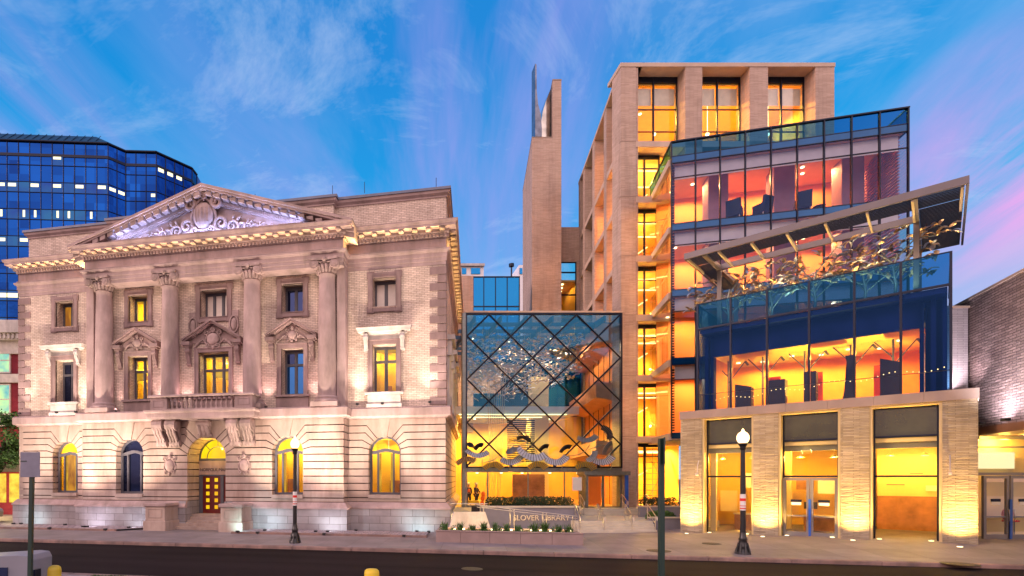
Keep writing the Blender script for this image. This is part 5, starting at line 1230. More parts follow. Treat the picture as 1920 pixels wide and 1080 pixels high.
# lettered wall with planting on top
SWL = thing('lettered_wall', 'low grey wall with raised metal lettering beside the entrance stairs', 'wall', (*ft(10,33.8),0))
m = MB(FT); m.box(7.2,13.35,33.7,33.95,-.2,1.42); m.build('wall', M_wallgrey, SWL)
m = MB(FT); m.box(7.15,13.4,33.62,34.05,1.42,1.52); m.build('coping', M_step, SWL)
text('lettering', 'SLOVER LIBRARY', .475, M_text, FT, 9.16, 33.68, .62, SWL, .03, space=1.0)
m = MB(FT); m.box(6.9,13.3,34.05,35.6,.9,1.45); struct(m.build('planting_bed', M_soil))
def bush(mb, a, b, z, w, d, h, n, ls=.09):
    for _ in range(n):
        while True:
            x, y, q = random.uniform(-1,1), random.uniform(-1,1), random.uniform(0,1)
            r2 = x*x+y*y*.9+(q*1.02)**4
            if r2 < 1. and (random.random() < .25+r2): break
        c = Vector((a+x*w, b+y*d, z+q*h)); u = Vector((random.uniform(-1,1),random.uniform(-1,1),random.uniform(-.4,1))).normalized(); v = u.orthogonal().normalized(); l = ls*random.uniform(.6,1.4)
        mb.add([tuple(c-u*l), tuple(c+v*l*.5), tuple(c+u*l), tuple(c-v*l*.5)], [(0,1,2,3)])
t_ = thing('hedge', 'long clipped dark green hedge behind the lettered wall', 'hedge', (*ft(10.5,34.8),1.45))
m = MB(FT)
for k in range(15): bush(m, 8.0+.36*k, 34.75, 1.4, .36, .5, .68+.06*random.random(), 420, .06)
m.build('foliage', M_hedge, t_)
# glass guard and low wedge wall, ramp railing
t_ = thing('ramp_wall', 'cream floodlit sloping wall at the foot of the ramp, by the old building', 'wall', (*ft(6,31),0))
m = MB(FT); m.prism([(4.7,-.1),(7.4,-.1),(6.95,1.28),(5.1,1.28)], 31.6,31.85); m.build('wall', M_whitetrim_lithood, t_)
m = MB(FT); m.quad((5.0,31.7,1.28),(7.0,31.7,1.28),(7.0,31.7,1.75),(5.0,31.7,1.75)); m.build('guard_glass', M_gclear, t_)
m = MB(FT); m.tube([(4.9,31.7,1.76),(7.1,31.7,1.76)], .03, 6); m.build('guard_rail', M_stainless, t_)
t_ = thing('ramp_railing', 'long steel ramp railing sloping down in front of the lettered wall', 'railing', (*ft(9.5,32.4),0))
zr = lambda a: 1.62-.115*(a-7.)
for a in (6.8,7.0,8.6,8.85,10.6,10.8,12.4): m = MB(FT); m.tube([(a,32.3,-.05),(a,32.3,zr(a))], .035, 6); m.build('post', M_stainless, t_)
for dz_ in (0.,-.14): m = MB(FT); m.tube([(6.6,32.3,zr(6.6)+dz_),(12.7,32.3,zr(12.7)+dz_)], .035, 6); m.build('rail', M_stainless, t_)
# front planter
PN = thing('stone_planter', 'long low pink stone planter along the pavement', 'planter', (1.7,28.2,0))
m = MB()
x = -1.9
for l in (1.25,1.45,1.5,1.5,1.45): m.box(x+.004,x+l-.004,27.55,27.8,-.1,.55); x += l
XP = x
m.box(-1.9,XP,29.9,30.1,-.1,.55); m.box(-1.9,-1.65,27.8,29.9,-.1,.55); m.box(XP-.25,XP,27.8,29.9,-.1,.55); m.build('wall', M_planterstone, PN, bevel=.012)
m = MB(); m.box(-1.93,XP+.03,27.52,27.83,.551,.60); m.build('coping', M_planterstone, PN, bevel=.01)
m = MB(); m.box(-1.65,XP-.25,27.8,29.9,.2,.50); m.build('soil', M_soil, PN)
def tuft(mb, x, y, z, h, n):
    for _ in range(n):
        an = random.random()*2*pi; ln = h*random.uniform(.6,1.1); sp_ = random.uniform(.15,.6)*h
        b = Vector((x+random.uniform(-.12,.12), y+random.uniform(-.12,.12), z)); dv = Vector((cos(an)*sp_, sin(an)*sp_, ln)); sd = Vector((-sin(an),cos(an),0))*.028
        vs = []
        for q in range(4):
            u = q/3; c = b + Vector((dv.x*u*u, dv.y*u*u, dv.z*u*(1-.12*u))); w_ = (1-.85*u)
            vs += [tuple(c-sd*w_), tuple(c+sd*w_)]
        mb.add(vs, [(2*q,2*q+1,2*q+3,2*q+2) for q in range(3)])
NS = 11
for k in range(NS):
    x = -1.35+6.1*k/(NS-1)+random.uniform(-.1,.1); x += random.uniform(-.14,.14); m = MB(); hh_ = random.uniform(.32,.68); tuft(m, x, 28.6+random.uniform(-.2,.3), .49, hh_, random.randint(30,80)); bush(m, x+random.uniform(-.2,.2), 28.55, .48, random.uniform(.18,.4), .25, hh_*.7, random.randint(40,160), .05)
    o = m.build('planter_shrub', M_foliage); tag(o, 'spiky dark green shrub, '+ORD[k]+' from the left in the pink stone planter', 'shrub', 'shrubs in the front planter')
for k in range(14):
    x = -1.5+6.4*k/13; m = MB(); m.disc((x,29.0,.56), .055, .05, 'c', 8); o = m.build('planter_light', M_spot); tag(o, 'tiny warm light, '+ORD[k]+' from the left along the pink stone planter', 'light', 'lights in the front planter')
lamp('planter_glow','AREA',(1.7,29.1,.62),90,(1.,.64,.26),None,aim=(1.7,32.,1.0),shape='RECTANGLE',size=6.4,size_y=.08)
# right of the stairs
t_ = thing('planted_terrace', 'stepped grey planter walls between the stairs and the brick corner', 'planter', (*ft(18.6,34.5),0))
for q in ((17.6,19.6,33.2,33.45,-.2,.78),(18.6,22.,36.5,36.75,.3,1.3)): m = MB(FT); m.box(*q); m.build('wall', M_wallgrey, t_)
m = MB(FT); m.box(17.55,19.65,33.15,33.5,.78,.86); m.box(18.55,22.,36.45,36.8,1.3,1.38); m.build('coping', M_step, t_)
m = MB(FT); bush(m, 18.6,33.9,.7,.95,.4,.55,1500,.07); o = m.build('low_shrub', M_foliage); tag(o, 'low bright green shrub on the lower planter by the brick corner', 'shrub')
m = MB(FT)
for k in range(4): bush(m, 19.4+.6*k,37.2,1.25,.5,.45,.75,420,.07)
o = m.build('hedge', M_hedge); tag(o, 'short dark hedge on the upper planter right of the stairs', 'hedge')
# curved blade sculpture above the entrance
ES = thing('blade_sculpture', 'row of curved ribbed metal blades hung across the atrium above the entrance', 'sculpture', (*ft(13,40),3.8))
def blade(px, py, w, h, curve, mt, tilt=0., s=39.9):
    """bent plate: centre and size in metres come from the real span; curve>0 sags, <0 arches"""
    a = (px-690)/1000*s; z = 3.3+s*(896-py)/1000; W_ = w/1000*s; H_ = h/1000*s
    m = MB(FT); n = 12; vs = []; ct, st_ = cos(tilt), sin(tilt); sg = 1 if curve > 0 else -1; half = R(28+40*abs(curve)); Rm = W_/(2*sin(half))
    for q in range(n+1):
        t = (q/n-.5)*2*half
        for e in (0,1):
            rr_ = Rm + (e-.5)*H_*1.15; x = rr_*sin(t); y = -sg*(rr_*cos(t) - Rm*cos(half*.6))
            vs.append((a+x*ct-y*st_, s-.22*e+.45*(1-cos(t)), z+x*st_+y*ct))
    fs = [(2*q,2*q+1,2*q+3,2*q+2) for q in range(n)]
    m.add(vs, fs, True); m.add([(x,y+.05,z_) for x,y,z_ in vs], fs, True)
    o = m.build('blade', mt, ES)
    r_ = MB(FT)
    for q in range(0,n+1): r_.tube([(vs[2*q][0],vs[2*q][1]-.03,vs[2*q][2]),(vs[2*q+1][0],vs[2*q+1][1]-.03,vs[2*q+1][2])], .03, 4)
    r_.build('rib', M_steel if mt is not M_dkblade else M_mull, o)
M_dkblade = plain('dark_blade_metal', (.17,.15,.15), .5, .2, var=.2)
M_ybl = plain('yellow_blade', (.75,.48,.03), .35, .3, var=.15)
cv = lambda x,y: (840+x/3.6, 780+y/3.6)
for (x,y,w,h,c,mt,tl) in [(195,255,44,11,.5,M_leafsilver,-.1),(118,300,36,11,-.4,M_leafgold,.15),(305,338,36,12,-.6,M_ybl,0),(430,300,40,13,.6,M_leafsilver,.15),(425,232,18,12,.2,M_leafsilver,.4),(560,262,58,15,.55,M_leafsilver,-.25),
      (605,335,36,12,-.6,M_ybl,0),(735,300,42,14,.6,M_leafsilver,.12),(930,338,38,12,-.6,M_ybl,-.1),(1045,300,42,14,.55,M_leafsilver,.1),(970,275,26,10,.2,M_leafsilver,.9),(205,205,20,9,-.5,M_dkblade,.5),(510,150,30,8,-.5,M_dkblade,-.2),
      (645,212,22,9,-.5,M_dkblade,.5),(790,218,26,9,-.5,M_dkblade,.5),(1075,110,32,10,-.4,M_dkblade,-1.),(1070,215,28,11,-.2,M_leafsilver,1.),(940,155,38,11,.4,M_steel,.1),(150,195,14,10,.3,M_dkblade,-.4)]:
    blade(*cv(x,y), w*(.92 if mt is not M_dkblade else .8), h*.72, c*1.0, mt, tl, 39.9+random.uniform(-.3,.3))
for pts in ([(440,75),(475,120),(485,170),(440,165)],[(450,160),(520,170),(580,210),(600,245)],[(810,270),(880,262),(930,235),(955,195)],[(950,225),(1040,195),(1090,210),(1110,235)],[(240,315),(300,300),(345,265)],[(1030,70),(1060,115),(1075,150)]):
    m = MB(FT); m.tube([((cv(*p)[0]-690)/1000*40.2, 40.2, 3.3+40.2*(896-cv(*p)[1])/1000) for p in pts], .035, 5); m.build('stem', M_steel, ES)
for x in (8.6,10.7,12.6,14.6,16.6,18.3): m = MB(FT); m.tube([(x,40.1,4.0),(x,40.9,3.9)], .04, 5); m.tube([(x,40.1,4.0),(x,40.1,4.7)], .03, 5); m.build('bracket_arm', M_steel, ES)
# ---------------------------------------------------------------- street furniture
def street_lamp(x, y, label):
    t_ = thing('street_lamp', label, 'street lamp', (x,y,0), 'street lamps along the kerb')
    m = MB(); m.lathe([(.27,0),(.27,.10),(.22,.14),(.20,.30),(.22,.34),(.17,.42),(.15,.62),(.17,.66),(.13,.74),(.11,.95)], x, y, 16)
    for k in range(8): an = k*pi/4; m.tube([(x+.27*cos(an),y+.27*sin(an),.02),(x+.25*cos(an),y+.25*sin(an),.16),(x+.18*cos(an),y+.18*sin(an),.5)], [.05,.045,.02], 5)
    m.build('base', M_black, t_)
    m = MB(); m.lathe([(.105,.9),(.10,2.5),(.082,4.55)], x, y, 14); m.build('post', M_black, t_)
    m = MB(); m.lathe([(.082,4.5),(.13,4.55),(.10,4.62),(.16,4.72),(.19,4.78),(.17,4.80)], x, y, 16); m.build('lamp_collar', M_black, t_)
    m = MB(); m.lathe([(.14,4.80),(.20,4.88),(.235,5.0),(.22,5.12),(.17,5.22),(.10,5.28),(.06,5.30),(.055,5.35),(.03,5.40),(.0,5.44)], x, y, 18); m.build('globe', M_globe, t_)
    m = MB(); m.lathe([(.108,1.9),(.108,2.6)], x, y, 16); nt_ = m.build('post_notice', M_paper, t_)
    for z,dz_ in ((1.96,.05),(2.08,.03),(2.3,.12)): q = MB(); q.lathe([(.110,z),(.110,z+dz_)], x, y, 16); q.build('red_print', M_red, nt_)
    lamp('street_lamp_bulb','POINT',(x,y-.0,5.02),420,(1.,.66,.30),t_,shadow_soft_size=.24)
street_lamp(*ft(-.137*27.05,27.05), 'black street lamp with a lit globe in front of the stone building')
street_lamp(*ft(.703*23.0,23.0), 'black street lamp with a lit globe in front of the brick corner')
def sign_post(px, top, s, label, lean, edge):
    r = (px-690)/1000*s; zt = 3.3+s*(896-top)/1000
    t_ = thing('sign_post', label, 'sign', (*ft(r,s),0), 'dark green sign posts on the near pavement')
    m = MB(FT); m.side([(s-.03,0),(s+.03,0),(s+.03,zt),(s-.03,zt)], r-.03+lean*0, r+.03)
    m.v = [(v[0]+cT*lean*(v[2]-0)/zt, v[1]+sT*lean*(v[2])/zt, v[2]) for v in m.v]; m.build('post', M_greenpost, t_)
    m = MB(FT)
    if not edge: m.box(r+lean-.17,r+lean+.16,s-.055,s-.045,zt-.42,zt+.0); o = m.build('sign_plate', M_signback, t_, bevel=.003); q = MB(FT); q.box(r+lean-.165,r+lean-.06,s-.06,s-.056,zt-.16,zt-.145); q.build('clip', M_greenpost, t_)
    else:
        u_ = (px-690)/1000; n_ = math.hypot(u_,1); dx_,dy_ = u_/n_, 1/n_
        m.plan([(r+.03-dx_*.22,s-dy_*.22),(r+.045-dx_*.22,s-dy_*.22-.01),(r+.05+dx_*.22,s+dy_*.22),(r+.035+dx_*.22,s+dy_*.22)], zt-.34, zt); m.build('sign_plate', M_greenpost, t_)
sign_post(53, 848, 9., 'dark green post with the blank grey back of a sign, leaning, by the grey kiosk', .07, False)
sign_post(1240, 822, 7., 'dark green post with its sign seen edge-on, in front of the brick corner', 0., True)
def bollard(px, py, s, d, label):
    r = (px-690)/1000*s; zt = 3.3+s*(896-py)/1000; x,y = ft(r,s)
    t_ = thing('bollard', label, 'bollard', (x,y,0), 'yellow bollards on the near pavement')
    m = MB(); m.lathe([(d/2,0),(d/2,zt-.10),(d*.47,zt-.05),(d*.36,zt-.015),(0,zt)], x, y, 20); m.build('sleeve', M_yellow, t_)
    m = MB(); m.lathe([(d/2+.004,zt-.32),(d/2+.004,zt-.26)], x, y, 20); m.build('band', M_mull, t_)
bollard(98,1060,12.,.36,'fat yellow bollard beside the grey kiosk')
bollard(697,1066,12.,.34,'yellow bollard standing alone at the middle of the near kerb')
bollard(2,1073,11.5,.34,'yellow bollard half out of sight behind the grey kiosk')
t_ = thing('parking_kiosk', 'grey metal kiosk with a dark blue panel at the near kerb', 'kiosk', (*ft(-7.9,11.4),0))
m = MB(FT); m.prism([(-8.7,0),(-7.14,0),(-7.10,1.55),(-7.16,1.66),(-7.35,1.68),(-8.7,1.60)], 11.2,12.0); m.build('body', M_kiosk, t_, bevel=.012)
m = MB(FT); m.prism([(-8.6,.3),(-7.58,.3),(-7.56,1.42),(-8.6,1.42)], 11.17,11.2); m.build('panel', plain('dark_blue_panel',(.01,.02,.07),.25), t_)
m = MB(FT); m.box(-7.09,-7.05,11.3,11.5,1.1,1.35); m.build('lock', M_mull, t_)
m = MB()
for k in range(2600):
    x = random.uniform(-12.5,-6.); y = random.uniform(14.6,15.8); h = .05+.06*random.random(); an = random.random()*pi; dx_, dy_ = .03*cos(an), .03*sin(an)
    m.add([(x-dx_,y-dy_,0),(x+dx_,y+dy_,0),(x+random.uniform(-.04,.04),y,h)], [(0,1,2)])
o = m.build('grass', M_grass); o['kind'] = 'stuff'
for (px,py,s_,rad,lb) in ((1335,1019,24.8,.42,'small dark manhole cover near the right brick pillar'),(1800,1039,22.,.55,'dark manhole cover on the pavement below the theatre'),(1235,1033,24.,.5,'rusty square-looking cover on the pavement behind the edge-on sign post')):
    zz = 0.; s2 = 3300./(py-896); x,y = ft((px-690)/1000*s2, s2); zz = pz(x,y)
    s2 = (3.3-zz)*1000./(py-896); x,y = ft((px-690)/1000*s2, s2); zz = pz(x,y)
    m = MB(); m.disc((x,y,zz+.006), rad, .016, 'c', 24); o = m.build('manhole_cover', M_iron); tag(o, lb, 'manhole cover', 'manhole covers')
x,y = ft((885-690)/1000*20.2,20.2); m = MB(); m.disc((x,y,-.147), .4,.012,'c',24); o = m.build('manhole_cover', M_iron); tag(o, 'iron manhole cover in the road below the planter', 'manhole cover', 'manhole covers')
# in-ground lights before the podium pillars
glp = [(.55,-.8),(4.1,-.8),(7.6,-.8),(11.0,-.8),(1.42,.22),(3.2,.22),(4.95,.22),(6.75,.22),(8.45,.22),(10.15,.22)]
GLN = ['leftmost brick pillar','brick pillar left of the double doors','brick pillar right of the double doors','rightmost brick pillar','left side of the left corner window','right side of the left corner window','left side of the double doors','right side of the double doors','left side of the right corner window','right side of the right corner window']
for k,(a,b) in enumerate(glp):
    w_ = fw(FP,a,b); z = pz(w_.x,w_.y); t_ = thing('ground_uplight', 'round in-ground light glowing at the foot of the '+GLN[k], 'light', (w_.x,w_.y,z), 'in-ground lights at the pillars' if k < 4 else 'in-ground lights at the corner windows')
    m = MB(FP); m.disc((a,b,z+.008), .12,.02,'c',14); m.build('rim', M_steel, t_); m = MB(FP); m.disc((a,b,z+.02), .09,.012,'c',14); m.build('lens', M_spot, t_)
    if k < 4: lamp('uplight_beam','SPOT',(w_.x,w_.y,z+.06),900,(1.,.60,.16),t_,aim=fw(FP,a,b+.8,z+4.),spot_size=R(120),spot_blend=1.,shadow_soft_size=.05)
    else: lamp('uplight_beam','SPOT',(w_.x,w_.y,z+.06),620,(1.,.60,.12),t_,aim=fw(FP,a,b+.12,z+5.),spot_size=R(46),spot_blend=.9,shadow_soft_size=.05)
for a,lb in ((.95,'security camera on an arm on the left brick pillar'),(10.72,'security camera on an arm on the right brick pillar')):
    t_ = thing('security_camera', lb, 'security camera', tuple(fw(FP,a,-.1,3.5)), 'security cameras on the brick pillars')
    m = MB(FP); m.tube([(a,.0,4.3),(a,-.25,4.0),(a,-.3,3.6)], .025, 5); m.build('arm', M_whitetrim_lithood, t_); m = MB(FP); m.box(a-.06,a+.06,-.5,-.2,3.42,3.56); m.build('housing', M_whitetrim_lithood, t_, bevel=.02)
# floodlights of the stone building
FLD = [(1.,.80,.66),(1.,.60,.58),(1.,.74,.52)]
FN = {}
def flood(x, y, z, aim, power, col, size, label, group):
    FN.setdefault(label, []).append(0); label = label+', '+ORD[len(FN[label])-1]+' from the left'
    t_ = thing('floodlight', label, 'floodlight', (x,y,z), group)
    m = MB(); m.box(x-.09,x+.09,y-.07,y+.07,z,z+.12); m.tube([(x,y,z-.03),(x,y,z+.02)],.03,5); m.build('housing', M_black, t_)
    lamp('floodlight_beam','SPOT',(x,y,z+.2),power,col,t_,aim=aim,spot_size=size,spot_blend=.8,shadow_soft_size=.06)
for x in (CL-.75, CR+.8, XL+.8, XR-.9):
    flood(x, YW-.80, 7.80, (x,YW-.1,14.), 230, FLD[0], R(80), 'small black floodlight on the string course of a side wing', 'floodlights on the string course')
for k,x in enumerate((AX-7.05, AX-3.85, AX-2.0, AX+2.0, AX+3.85, AX+7.05)):
    flood(x, YC-.50, 7.78, (x,YC-.1,14.), 190, FLD[1], R(70), 'small black floodlight on the string course beside a column', 'floodlights beside the columns')
for x in (WX[0],WX[4]): flood(x, YW-.80, 7.80, (x,YW-.1,12.), 100, (1.,.82,.6), R(80), 'small black floodlight below a wing window', 'floodlights on the string course')
for k,x in enumerate((XL+1.1, CL-.9, CL+1.4, AX-2.9, AX+2.9, CR-1.3, CR+.9, XR-.9)):
    y_ = (YW if (x<CL or x>CR) else YB)-1.6
    flood(x, y_, .08, (x,y_+1.45,8.), 420, ((1.,.68,.62) if k%2 else (1.,.74,.62)), R(64), 'small black floodlight on the pavers in front of the stone building', 'floodlights on the pavers')
for x, c_ in ((XL+1.6,(.62,.95,1.)),(CL+1.6,(.80,.80,1.)),(AX-4.6,(.75,.85,1.)),(AX+4.6,(.70,.9,1.)),(CR-.6,(.75,.9,1.)),(XR-1.6,(.55,.95,1.)),(AX+3.35,(.5,1.,1.))):
    y_ = (YW if (x<CL or x>CR) else YB)-1.5; y_ = 29.3 if abs(x-AX-3.35)<.01 else y_
    flood(x, y_, .08, (x,y_+1.3,.7), 48, c_, R(130), 'small cool floodlight washing the granite plinth', 'cool floodlights at the plinth')
for x in (XL+2.6, CL+.4, AX-4.9, AX+4.9, CR-.3, XR-2.):
    flood(x, 28.6, .12, (x+.3,33.,13.5), 2900, (1.,.80,.62), R(84), 'black floodlight out on the pavers, aimed at the upper facade', 'floodlights washing the upper facade')
# gold strips washing the cornice
def striplight(x0, y0, x1, y1, z, power, col, label, tiltv, group):
    t_ = thing('strip_light', label, 'light', ((x0+x1)/2,(y0+y1)/2,z), group)
    d_ = Vector((x1-x0,y1-y0,0)); L = d_.length; d_.normalize(); nrm = Vector((d_.y,-d_.x,0))
    m = MB(); c0 = Vector((x0,y0,z)); P = []
    for (o,zz) in ((-.05,0),(.05,0),(.05,.05),(-.05,.05)): P.append((o,zz))
    m.add([tuple(c0+nrm*o+Vector((0,0,zz))) for o,zz in P]+[tuple(c0+d_*L+nrm*o+Vector((0,0,zz))) for o,zz in P], [(0,1,2,3),(7,6,5,4),(0,4,5,1),(1,5,6,2),(2,6,7,3),(3,7,4,0)]); m.build('housing', M_stone, t_)
    c = (c0+d_*L/2)+Vector((0,0,.065)); l = bpy.data.lights.new('strip_beam','AREA'); l.energy = power; l.color = col; l.shape = 'RECTANGLE'; l.size = L*.98; l.size_y = .06; l.spread = R(110) if tiltv > 1 else R(150)
    o = bpy.data.objects.new('strip_beam', l); COL.objects.link(o); hang(o, t_)
    zax = -(Vector((0,0,1))+nrm*tiltv).normalized(); xax = d_; yax = zax.cross(xax).normalized()
    o.matrix_basis = Matrix(((xax.x,yax.x,zax.x,c.x),(xax.y,yax.y,zax.y,c.y),(xax.z,yax.z,zax.z,c.z),(0,0,0,1)))
GOLD = (1.,.66,.22)
striplight(XL,YW-.2,CL,YW-.2,17.36,150,GOLD,'gold strip light on the ledge under the left wing cornice',1.3,'strip lights under the cornice')
striplight(CL+.3,YB-.2,CR-.1,YB-.2,17.36,300,GOLD,'gold strip light on the ledge under the pediment',1.3,'strip lights under the cornice')
striplight(CR+.1,YW-.2,XR,YW-.2,17.36,170,GOLD,'gold strip light on the ledge under the right wing cornice',1.3,'strip lights under the cornice')
striplight(XR+.14,YW+.2,XR+.14,YE-1,17.36,120,GOLD,'gold strip light on the ledge along the side cornice',.45,'strip lights under the cornice')
striplight(pxl+3.2,YB-.55,pxr-3.2,YB-.55,18.95,130,(.40,.50,1.),'pale blue strip light on the shelf inside the pediment',-.35,'strip lights in the pediment')
striplight(XR+.5,YW+.6,XR+.5,YE-2,.1,420,(1.,.74,.42),'warm strip light at the foot of the old building\'s side wall',-.1,'strip lights at the side wall')
lamp('entrance_lantern','POINT',(xc,32.9,5.3),42,(1.,.66,.10),None,shadow_soft_size=.01)
# ---------------------------------------------------------------- people inside the atrium
def skinned(name, pts, edges, radii, m_, parent, sub=1):
    me = bpy.data.meshes.new(name); me.from_pydata(pts, edges, []); o = bpy.data.objects.new(name, me); COL.objects.link(o)
    md = o.modifiers.new('skin','SKIN'); me.skin_vertices.new() if not me.skin_vertices else None
    for i, r in enumerate(radii): me.skin_vertices[0].data[i].radius = (r, r)
    me.skin_vertices[0].data[0].use_root = True
    o.modifiers.new('sub','SUBSURF').levels = sub; o.modifiers['sub'].render_levels = sub
    me.materials.append(m_); hang(o, parent) if parent is not None else None
    return o
def person(r, s, z, an, label, vest, arm=0.):
    t_ = thing('person', label, 'person', (*ft(r,s),z), 'workers inside the atrium')
    x0, y0 = ft(r,s); ca, sa = cos(an), sin(an)
    W_ = lambda a,b,c: (x0+a*ca-b*sa, y0+a*sa+b*ca, z+c)
    pts = [W_(0,0,.95),W_(0,.02,1.2),W_(0,.01,1.42),W_(0,0,1.52),W_(0,-.01,1.66),W_(0,-.01,1.74),
           W_(-.18,.01,1.42),W_(-.24,.0,1.15),W_(-.22,-.08,.90),W_(-.21,-.1,.82),W_(.18,.01,1.42),W_(.25,-.02-.2*arm,1.16+.1*arm),W_(.20,-.16-.3*arm,.95+.35*arm),W_(.19,-.2-.36*arm,.9+.4*arm),
           W_(-.10,0,.88),W_(-.12,-.03,.48),W_(-.12,.03,.08),W_(-.12,-.12,.03),W_(.10,0,.88),W_(.13,.0,.48),W_(.14,.06,.08),W_(.15,-.09,.03)]
    ed = [(0,1),(1,2),(2,3),(3,4),(4,5),(2,6),(6,7),(7,8),(8,9),(2,10),(10,11),(11,12),(12,13),(0,14),(14,15),(15,16),(16,17),(0,18),(18,19),(19,20),(20,21)]
    rd = [.15,.15,.15,.055,.095,.07,.07,.05,.04,.035,.07,.05,.04,.035,.10,.07,.05,.04,.10,.07,.05,.04]
    skinned('body', pts, ed, rd, M_skin, t_)
    skinned('trousers', [pts[i] for i in (0,14,15,16,18,19,20)], [(0,1),(1,2),(2,3),(0,4),(4,5),(5,6)], [.17,.115,.085,.07,.115,.085,.07], M_jeans, t_)
    skinned('shirt', [pts[i] for i in (0,1,2,6,7,8,10,11,12)], [(0,1),(1,2),(2,3),(3,4),(4,5),(2,6),(6,7),(7,8)], [.165,.17,.165,.085,.062,.05,.085,.062,.05], M_dark, t_)
    if vest: skinned('safety_vest', [W_(0,0,1.0),pts[1],pts[2]], [(0,1),(1,2)], [.185,.19,.18], M_hivis, t_)
    h = MB(); c = W_(0,0,1.76); h.ball(c, .125,.14,.11,12,8); h.disc((c[0],c[1],c[2]-.01), .16,.02,'c',14); h.build('helmet', M_hat, t_)
person(.203*43., 43., 1.05, R(60), 'standing worker in a white helmet and dark clothes just inside the atrium glass', False, .3)
person(.1885*43.6, 43.6, 1.05, R(20), 'worker in a white helmet and orange vest at the left edge of the atrium', True)
# orange cones / tool heap beside them
t_ = thing('tool_cart', 'small orange and yellow heap of tools beside the workers', 'tools', (*ft(.197*43,42.4),1.05))
m = MB(FT); a = .2*42.4; m.box(a-.5,a+.3,42.2,42.7,1.2,1.5); m.build('tray', M_yellow, t_, bevel=.03); m = MB(FT)
for k in range(3): m.ball((a+.6+.05*k,42.5,1.3+.35*k), .16,.14,.22,8,6)
m.build('bags', M_hivis, t_)
# scaffold tower inside the glass bay right of the atrium
t_ = thing('scaffold_tower', 'slim scaffold tower of steel tubes inside the glass bay by the stairs', 'scaffold', (*ft(23.,43.2),1.05))
m = MB(FT)
for a in (22.4,23.6):
    for b in (43.,44.2): m.tube([(a,b,1.05),(a,b,5.8)], .03, 5)
for k in range(10): z = 1.4+.45*k; m.tube([(22.4,43.,z),(23.6,43.,z)], .02, 4); m.tube([(22.4,44.2,z),(23.6,44.2,z)], .02, 4)
m.tube([(22.4,43.,1.4),(23.6,43.,3.4)], .02, 4); m.tube([(23.6,43.,3.4),(22.4,43.,5.4)], .02, 4); m.build('tube_frame', M_steel, t_)
# ---------------------------------------------------------------- neighbours
OT = thing('office_tower', 'dark blue mirrored glass office tower with scattered lit ceiling lights', 'office tower', (*ft(-45,90),0))
op = [(-120.,75.4),(-39.,80.),(-37.2,81.9),(-32.6,82.1),(-28.5,86.4),(-28.3,88.2),(-28.3,120.),(-120.,120.)]
ZO = 53.4
m = MB(FT); m.plan(op, 0., ZO); m.build('curtain_wall', M_officeglass, OT)
mu = MB(FT); zl = []; z = ZO-2.0
while z > 5: zl += [z]; zl += [z-1.55]; z -= 4.05
segs = list(zip(op[:6],op[1:6]))
for (p0,p1) in segs:
    dx_, dy_ = p1[0]-p0[0], p1[1]-p0[1]; L = math.hypot(dx_,dy_); n_ = max(1,round(L/1.62)); nx, ny = dy_/L, -dx_/L
    for k in range(n_+1):
        x, y = p0[0]+dx_*k/n_, p0[1]+dy_*k/n_; mu.tube([(x+nx*.03,y+ny*.03,4),(x+nx*.03,y+ny*.03,ZO)], .07, 4)
    for z in zl: mu.tube([(p0[0]+nx*.03,p0[1]+ny*.03,z),(p1[0]+nx*.03,p1[1]+ny*.03,z)], .07, 4)
    mu.add([(p0[0]+nx*.1,p0[1]+ny*.1,ZO-2.25),(p1[0]+nx*.1,p1[1]+ny*.1,ZO-2.25),(p1[0]+nx*.1,p1[1]+ny*.1,ZO-1.85),(p0[0]+nx*.1,p0[1]+ny*.1,ZO-1.85)], [(0,1,2,3)])
mu.build('mullion', M_mull, OT)
def offpane(u0, u1, seg, row, mt, nm, z0f=0., z1f=1., off=.02):
    p0, p1 = segs[seg]; dx_, dy_ = p1[0]-p0[0], p1[1]-p0[1]; L = math.hypot(dx_,dy_); nx, ny = dy_/L, -dx_/L
    za, zb_ = zl[2*row+1]+1.55*z0f+.03, zl[2*row+1]+1.55*z1f-.03
    m = MB(FT); m.quad((p0[0]+dx_*u0+nx*off,p0[1]+dy_*u0+ny*off,za),(p0[0]+dx_*u1+nx*off,p0[1]+dy_*u1+ny*off,za),(p0[0]+dx_*u1+nx*off,p0[1]+dy_*u1+ny*off,zb_),(p0[0]+dx_*u0+nx*off,p0[1]+dy_*u0+ny*off,zb_)); return m.build(nm, mt, OT)
n0 = round(math.hypot(81.,4.6)/1.62)
def off_light(seg, k, n_, row, w0=.15, w1=.85, h0=.45, h1=.8): offpane((k+w0)/n_, (k+w1)/n_, seg, row, M_offlight, 'ceiling_light', h0, h1, .035)
for row, ks in ((1,(1,2,3,4,5,6,7,8,9,10)),(2,(1,3,4,5,6,8,9)),(3,(8,9,10)),(5,(8,9,10)),(0,(5,)),):
    for k in ks: offpane((n0-k)/n0, (n0-k+1)/n0, 0, row, M_offroom, 'lit_pane')
for k in (1,3,5,7,9,10): off_light(0, n0-k, n0, 1, .1,.8,.5,.85)
for k in (2,4,5,7,8,10): off_light(0, n0-k, n0, 2, .4,.6,.2,.9)
for k in (8,10): off_light(0, n0-k, n0, 3)
for k in (8,9,10): off_light(0, n0-k, n0, 5, .0,1.,.3,.75)
off_light(0, n0-5, n0, 0, .1,.8,.6,.9)
for row in (1,): off_light(1,0,2,row); off_light(1,1,2,row); off_light(2,2,3,row,.5,.9)
for row,k in ((0,16),(4,9),(4,3),(6,6),(6,10),(7,9)): offpane((n0-k)/n0,(n0-k+1)/n0,0,row,M_offroom,'lit_pane'); off_light(0,n0-k,n0,row,.2,.7,.5,.8)
for k in (0,1,2): off_light(3,k,4,0,.2,.8,.5,.9)
